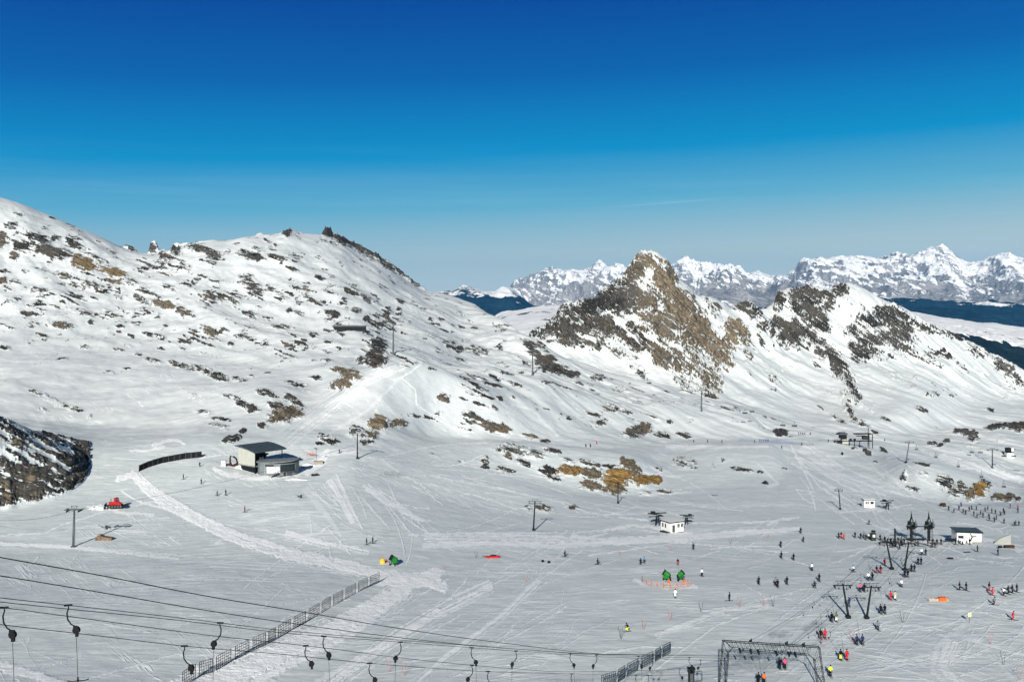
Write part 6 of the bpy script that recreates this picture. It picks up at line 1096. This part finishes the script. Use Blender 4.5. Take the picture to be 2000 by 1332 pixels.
# ---------------------------------------------------------------- people
def capsule(b, a, c, ra, rc, seg=10):
    a = Vector(a); c = Vector(c); d = c - a; L = max(d.length, 1e-4); q = d.to_track_quat('Z', 'Y').to_matrix()
    rings = []
    prof = [(-ra * math.cos(t), ra * math.sin(t)) for t in (0.02, .5, 1.0, 1.4)] + [(L + rc * math.cos(t), rc * math.sin(t)) for t in (1.4, 1.0, .5, .02)]
    for z, r in prof: rings.append([b.verts.new(a + q @ Vector((r * math.cos(2 * math.pi * k / seg), r * math.sin(2 * math.pi * k / seg), z))) for k in range(seg)])
    for i in range(len(rings) - 1):
        for k in range(seg): b.faces.new((rings[i][k], rings[i][(k + 1) % seg], rings[i + 1][(k + 1) % seg], rings[i + 1][k]))
    b.faces.new(rings[0][::-1]); b.faces.new(rings[-1])
def fused(name, caps, vox):
    b = bmesh.new()
    for c in caps: capsule(b, *c)
    me = bpy.data.meshes.new(name + '_src'); b.to_mesh(me); b.free(); o = bpy.data.objects.new(name + '_src', me); C.objects.link(o)
    md = o.modifiers.new('r', 'REMESH'); md.mode = 'VOXEL'; md.voxel_size = vox
    sm_ = o.modifiers.new('s', 'SMOOTH'); sm_.factor = .5; sm_.iterations = 2
    dg = bpy.context.evaluated_depsgraph_get(); r = bpy.data.meshes.new_from_object(o.evaluated_get(dg)); r.name = name
    bpy.data.objects.remove(o); r.polygons.foreach_set('use_smooth', [True] * len(r.polygons)); return r
def pose(kind):
    # figures face -y; returns joints
    if kind == 'ski':   hip = (0, .10, .80); chest = (0, -.08, 1.22); head = (0, -.16, 1.50); knee = (.13, -.16, .47); foot = (.12, .04, .09); elb = (.30, -.12, 1.02); hand = (.27, -.38, .98)
    elif kind == 'turn': hip = (.10, .10, .76); chest = (.0, -.06, 1.18); head = (-.03, -.12, 1.46); knee = (.16, -.18, .46); foot = (.20, .05, .09); elb = (.34, -.10, 1.0); hand = (.36, -.36, .92)
    elif kind == 'walk': hip = (0, .02, .90); chest = (0, -.04, 1.36); head = (0, -.08, 1.66); knee = (.11, -.12, .50); foot = (.12, .02, .09); elb = (.28, .02, 1.12); hand = (.30, -.18, .92)
    else:               hip = (0, .02, .92); chest = (0, 0, 1.38); head = (0, -.02, 1.66); knee = (.11, -.06, .50); foot = (.12, .02, .09); elb = (.29, .04, 1.12); hand = (.28, -.16, .94)
    return hip, chest, head, knee, foot, elb, hand
def mk(kind):
    hip, chest, head, knee, foot, elb, hand = [Vector(v) for v in pose(kind)]; X = Vector((1, 0, 0)); M_ = lambda v, s: Vector((v.x * s if s > 0 else v.x * s, v.y + (.12 if (kind == 'walk' and s < 0) else 0), v.z))
    sh = lambda s: chest + X * (.17 * s) + Vector((0, 0, .02))
    body = [(chest, head - Vector((0, 0, .1)), .07, .06), (head + Vector((0, 0, -.05)), head + Vector((0, -.01, .04)), .088, .10), (head + Vector((0, -.09, -.02)), head + Vector((0, -.115, -.035)), .022, .018), (hip, chest, .12, .13)]
    for s in (-1, 1):
        e = M_(elb, s); h = M_(hand, s); k = M_(knee, s); f = M_(foot, s); hd = (h - e).normalized()
        body += [(sh(s), e, .05, .042), (e, h, .042, .032), (h, h + hd * .06, .038, .036)]
        for q in range(4): o_ = X * (.022 * (q - 1.5)); body.append((h + hd * .07 + o_, h + hd * (.12 + .01 * (q in (1, 2))) + o_ + Vector((0, 0, -.02)), .013, .011))
        body.append((h + X * (-.03 * s), h + X * (-.05 * s) + hd * .05, .014, .012))
        body += [(hip + X * (.09 * s), k, .085, .06), (k, f, .058, .045), (f, f + Vector((0, -.15, -.02)), .05, .045)]
    jac = [(hip + Vector((0, 0, .02)), chest, .165, .155), (hip + Vector((-.08, 0, .02)), chest + Vector((-.13, 0, 0)), .10, .09), (hip + Vector((.08, 0, .02)), chest + Vector((.13, 0, 0)), .10, .09), (chest, chest + Vector((0, 0, .12)), .12, .085)]
    tro = [(hip + Vector((-.06, 0, -.02)), hip + Vector((.06, 0, -.02)), .145, .145)]; boo = []
    for s in (-1, 1):
        e = M_(elb, s); h = M_(hand, s); k = M_(knee, s); f = M_(foot, s)
        jac += [(sh(s), e, .075, .065), (e, e.lerp(h, .86), .064, .052)]
        tro += [(hip + X * (.09 * s), k, .115, .088), (k, f + Vector((0, 0, .14)), .086, .082)]
        boo.append([(f + Vector((0, .02, .16)), f + Vector((0, .02, 0)), .08, .075), (f, f + Vector((0, -.17, -.02)), .07, .06)])
    hel = [(head + Vector((0, .015, .035)), head + Vector((0, .0, .055)), .125, .12)]
    R_ = {'body': fused('person_body', body, .022 if kind == 'ski' else .026), 'jacket': fused('jacket', jac, .03), 'trousers': fused('trousers', tro, .03), 'helmet': fused('helmet', hel, .03), 'boots': [fused('boot', b_, .03) for b_ in boo]}
    R_['goggles'] = MB().tube([head + Vector((-.1, -.10, .0)), head + Vector((0, -.135, .0)), head + Vector((.1, -.10, .0))], .035, 6).mesh('goggles', GL)
    sk = []
    for s in (-1, 1):
        f = M_(foot, s); y0 = f.y
        pts = [(f.x, y0 + .75, .03), (f.x, y0 - .75, .03), (f.x, y0 - .9, .07), (f.x, y0 - .98, .13)]; m = MB()
        for a, b in zip(pts[:-1], pts[1:]): m.beam(a, b, .10, .025)
        sk.append(m.mesh('ski', BK))
    R_['skis'] = sk
    po = []
    for s in (-1, 1):
        h = M_(hand, s); tip = Vector((h.x + .14 * s, h.y + (.75 if kind in ('ski', 'turn') else .12), .12 if kind in ('ski', 'turn') else .0)); po.append(MB().tube([h + Vector((0, -.02, .08)), tip], .012, 4).wheel(tip.lerp(h, .08), .045, .01, (0, 0, 1), 8).mesh('ski_pole', DK))
    R_['poles'] = po
    return R_
KIT = {k: mk(k) for k in ('ski', 'turn', 'walk', 'stand')}
SKIN = mat('skin', (.45, .27, .19), .6)
COLS_ = {'black': (.004, .005, .007), 'dark': (.014, .017, .022), 'navy': (.02, .03, .085), 'red': (.50, .02, .03), 'pink': (.75, .08, .16), 'yellow': (.68, .75, .06), 'white': (.80, .80, .80), 'blue': (.05, .25, .50), 'grey': (.15, .16, .17), 'orange': (.7, .14, .03), 'olive': (.10, .10, .035), 'tan': (.42, .36, .22), 'green': (.05, .2, .08)}
CM = {k: mat('fabric_' + k, v, .8, 0, .15, 6) for k, v in COLS_.items()}
def person(px, py, kind, face, jac, tro, label, group=None, hel='black', ski=True, poles=True, full=True, scale=1.0, at=None):
    K = KIT[kind]; g = at or ground(px, py)
    t = bpy.data.objects.new('person', None); C.objects.link(t); t.location = g + Vector((0, 0, .02)); t.rotation_euler = (0, 0, R(face)); t.scale = (scale,) * 3; tag(t, label, 'person', group)
    def put(nm, me, m_):
        o = bpy.data.objects.new(nm, me); C.objects.link(o); o.parent = t
        if m_ is not None:
            if not me.materials: me.materials.append(m_)
            o.material_slots[0].link = 'OBJECT'; o.material_slots[0].material = m_
        return o
    put('body', K['body'], SKIN); put('jacket', K['jacket'], CM[jac]); put('trousers', K['trousers'], CM[tro]); put('helmet', K['helmet'], CM[hel])
    for b_ in K['boots']: put('boot', b_, BK)
    if full:
        put('goggles', K['goggles'], None)
    if ski:
        for m_ in K['skis']: put('ski', m_, None)
    if poles:
        for m_ in K['poles']: put('ski_pole', m_, None)
    return t
PE = [
 (390,911,'ski',20,'dark','black','dark skier right under the end of the curved dark fence'),(358,936,'stand',90,'dark','black','lone dark skier left of the lift station, below the dark fence'),(393,945,'stand',70,'black','black','dark skier straight below another, left of the lift station'),
 (424,968,'turn',60,'grey','dark','left one of two skiers gliding below the lift station'),(441,967,'stand',60,'black','black','right one of two skiers gliding below the lift station'),(478,1000,'stand',80,'red','black','skier in a red jacket alone on the left piste'),
 (663,885,'turn',-40,'dark','dark','skier passing between the lift station and the small pylon'),(716,1064,'stand',80,'dark','black','left one of two dark skiers on the open piste in the middle left'),(728,1061,'stand',80,'black','black','right one of two dark skiers on the open piste in the middle left'),
 (1103,1087,'turn',80,'black','black','dark skier right of the tiny hydrants'),(1167,1102,'turn',70,'dark','black','lone dark skier left of the black and blue pair'),(1251,1102,'ski',10,'black','black','black clad skier beside one in a blue jacket'),(1258,1099,'ski',10,'blue','navy','skier in a bright blue jacket'),
 (1324,1103,'ski',-20,'black','red','skier in black jacket and red trousers above the snow guns'),(1371,1125,'stand',30,'white','black','skier in a white jacket right of the snow guns'),(1319,1167,'stand',180,'white','white','figure all in white below the orange net'),
 (1425,1173,'stand',-90,'black','black','upright black skier left of the pole row'),(1225,1233,'turn',-60,'black','yellow','bent skier with yellow trousers at lower middle'),(1354,1073,'stand',0,'dark','dark','tiny dark skier under the white lift hut'),
 (1564,1041,'stand',0,'black','black','dark skier highest on the slope left of the T-bar start'),(1569,1058,'ski',0,'dark','dark','skier with spread poles below the highest one'),(1525,1068,'stand',0,'black','black','dark skier in line with the white lift hut roof, left of the T-bar'),(1526,1090,'stand',10,'black','black','dark skier straight below another, left of the T-bar'),
 (1550,1094,'stand',-10,'black','black','dark skier right of the one below the pair in line'),(1586,1114,'stand',20,'white','black','skier in a pale jacket left of the T-bar track'),(1600,1135,'stand',0,'black','black','dark upright skier close left of the nearer T-bar towers'),(1591,1148,'turn',0,'dark','black','crouching dark skier below the upright one left of the towers'),
 (1482,1141,'stand',0,'dark','black','leftmost small dark skier above the pole row'),(1515,1143,'stand',10,'grey','black','left one of a close pair of dark skiers'),(1519,1147,'stand',-10,'black','black','right taller one of a close pair of dark skiers'),(1537,1141,'stand',0,'black','black','dark skier just right of the close pair'),
 (1144,873,'stand',0,'black','black','left one of two dark walkers on the middle road'),(1153,873,'stand',0,'navy','black','right one of two dark walkers on the middle road'),(1165,867,'stand',0,'red','red','small red figure on the middle road'),
 (1355,864,'stand',0,'black','black','tiny dark skier on the path, leftmost before the blue net'),(1382,864,'stand',0,'black','black','tiny dark skier on the path between the leftmost and a dark lump'),(1410,865,'stand',0,'black','black','squat dark figure on the path left of the blue net'),(1474,865,'stand',0,'navy','navy','tall navy figure at the left end of the blue net'),
 (1566,870,'stand',0,'black','black','dark figure right of the blue net below the chairs'),(1527,876,'stand',0,'dark','dark','tiny figure below the blue net'),(1618,863,'stand',0,'black','black','dark figure left of the chairlift station'),(1728,861,'stand',0,'black','black','lone upright figure right of the chairlift station'),(1583,849,'stand',0,'black','black','dark figure standing apart right of the group under the chairs'),
 (1697,1024,'turn',60,'black','black','dark skier gliding alone above the T-bar start'),(1638,1051,'stand',20,'black','black','leftmost of three skiers huddled left of the T-bar start'),(1643,1050,'stand',0,'black','red','middle one of three skiers huddled left of the T-bar start'),(1648,1053,'ski',0,'red','red','skier in red at the right of the huddled three'),
 (1670,1050,'stand',0,'black','black','first dark skier in the row right of the huddled three'),(1681,1052,'stand',0,'black','black','second dark skier in the row right of the huddled three'),(1687,1049,'stand',0,'grey','dark','grey clad skier third in the row by the booth'),(1691,1054,'stand',0,'dark','black','fourth dark skier in the row by the booth'),(1698,1053,'stand',0,'white','black','skier in a pale jacket left beside the olive booth'),
 (1719,1055,'stand',0,'black','black','dark skier right beside the olive booth'),
 (1909,1077,'stand',40,'black','black','dark skier standing before the white building, right of the bags'),(1949,1084,'stand',30,'black','black','dark skier with broad stance near the brown stack'),(1866,1063,'stand',90,'black','black','dark figure at the left corner of the white building'),(1876,1062,'stand',0,'white','grey','pale clad figure under the window of the white building'),(1880,1063,'stand',20,'white','black','pale figure with dark legs under the window of the white building'),(1894,1063,'stand',0,'black','black','dark figure under the black emblem of the white building'),
 (1874,1152,'stand',40,'black','black','left one of two dark skiers right above the orange mat'),(1887,1153,'stand',30,'black','black','right one of two dark skiers right above the orange mat'),(1932,1153,'stand',30,'black','red','skier in dark jacket and red trousers at the left of the right edge group'),(1938,1162,'ski',20,'red','red','red clad skier in the right edge group'),(1960,1163,'ski',20,'white','black','skier in a white jacket in the right edge row'),
 (1969,1160,'stand',30,'black','black','first dark skier right of the white one in the right edge row'),(1977,1158,'stand',30,'black','black','second dark skier right of the white one in the right edge row'),(1986,1156,'stand',30,'black','black','last dark skier of the right edge row'),(1941,1181,'ski',60,'grey','black','grey skier just below the right edge row'),(1978,1210,'ski',60,'red','red','skier all in red alone near the right edge'),
 (1667,1117,'turn',-60,'white','black','crouching skier in white above the left nearer tower'),(1728,1104,'stand',0,'red','black','small skier at the shadow of the left farther tower'),
 (1761,1146,'ski',180,'white','dark','single rider in white with red helmet on the right T-bar track'),(1715,1230,'ski',180,'grey','black','single grey rider right of the nearer towers'),(1622,1321,'stand',180,'yellow','black','rider in a bright yellow jacket at the bottom'),(1658,1184,'stand',180,'navy','navy','single dark rider right beside the left nearer tower'),
 (1838,1063,'stand',0,'black','black','dark skier with spread skis right of the drive stations'),
]
for e in PE:
    px, py, kind, face, jac, tro, lab = e
    person(px, py, kind, face, jac, tro, lab, None, 'red' if 'red helmet' in lab else 'black', full=py > 950)
PAIR = [(1804,1084,'white','dark','first pair of riders below the drive stations',8),(1796,1102,'black','black','second pair of riders below the drive stations',6),(1783,1116,'black','dark','third pair of riders below the drive stations',6),(1770,1127,'black','black','fourth pair of riders, beside the foot of the right farther tower',6),
 (1744,1171,'red','tan','pair of riders in red and pale yellow',9),(1724,1198,'black','black','pair of dark riders right of the right nearer tower',8),(1679,1259,'navy','navy','pair of navy riders above the red and yellow pair',11),(1648,1289,'yellow','red','pair of riders near the bottom',12),
 (1716,1119,'black','black','pair on the left track beside the left farther tower',8),(1700,1133,'white','black','pair on the left track between the farther and the nearer towers',8),(1684,1155,'pink','black','pair just left of the right nearer tower head',8),(1629,1214,'black','olive','pair left of the nearer tower feet',9),(1607,1247,'black','red','pair right above the portal',9),
 (1528,1306,'black','pink','pair seen through the portal',10),(1487,1336,'black','orange','pair at the bottom edge under the portal',11)]
TRO = {5: ('black', 'black'), 7: ('yellow', 'red'), 8: ('red', 'red'), 11: ('black', 'white'), 4: ('red', 'white'), 12: ('black', 'red')}
for i, (px, py, j1, j2, lab, dx) in enumerate(PAIR):
    if i == 7: j1, j2 = 'black', 'red'
    t1, t2 = TRO.get(i, ('black', 'black'))
    A = person(px - dx / 2, py, 'stand', 183, j1, t1, 'left rider of the ' + lab); B = person(px + dx / 2, py, 'stand', 177, j2, t2, 'right rider of the ' + lab)
    g = (A.location + B.location) / 2; tag(MB().tube([(-.45, 0, .8), (.45, 0, .8)], .03, 6).tube([(0, 0, .8), (-.25, .9, 4.2)], .02, 4).build('t_bar', DK), 'T-bar behind the ' + lab, 'T-bar', 'T-bars in use').location = g + Vector((0, -.22, 0))
CR = [(1740,1062),(1746,1064),(1750,1067),(1757,1072),(1762,1066),(1754,1060),(1766,1063),(1780,1062),(1793,1066),(1812,1065),(1820,1069),(1826,1069),(1822,1063),(1734,1060),(1728,1058),(1830,1064),(1759,1063),(1743,1069)]
for i, (px, py) in enumerate(CR): person(px, py, ('stand', 'ski', 'walk')[i % 3], random.uniform(-60, 60), ('black', 'dark', 'black', 'navy', 'black')[i % 5], 'black', 'dark clad skier waiting in the queue under the T-bar towers', 'skiers waiting at the T-bar start', full=False)
CR = [(1853,997),(1863,1001),(1873,996),(1877,989),(1881,1001),(1893,998),(1898,995),(1907,996),(1902,1007),(1908,1011),(1924,999),(1929,996),(1937,1002),(1944,1004),(1931,1011),(1920,1010),(1932,1017),(1942,1019),(1946,1015),(1954,1007),(1960,1001),(1962,1005),(1973,992),(1961,1022),(1981,1027),(1984,1026),(1990,1026),(1988,1001),(1886,1005),(1915,1005)]
for i, (px, py) in enumerate(CR): person(px, py, ('stand', 'ski', 'stand', 'walk', 'turn')[i % 5], random.uniform(-80, 80), ('black', 'dark', 'black', 'navy')[i % 4], 'black', 'dark clad skier in the scattered crowd below the ochre rocks at right', 'scattered crowd below the ochre rocks', full=False)
person(1988, 994, 'stand', 0, 'red', 'black', 'skier in a red jacket at the right edge of the scattered crowd')
for i, px in enumerate((1484, 1488, 1492, 1496, 1500)): person(px, 863, 'stand', random.uniform(-40, 40), 'navy', 'navy', 'navy clad skier queuing behind the blue net', 'skiers behind the blue net', full=False, poles=False)
for i, px in enumerate((1560, 1564, 1568, 1572)): person(px, 849, 'stand', random.uniform(-40, 40), 'black', 'black', 'dark skier in the small group under the chairs left of the station', 'small group under the chairs', full=False, poles=False)
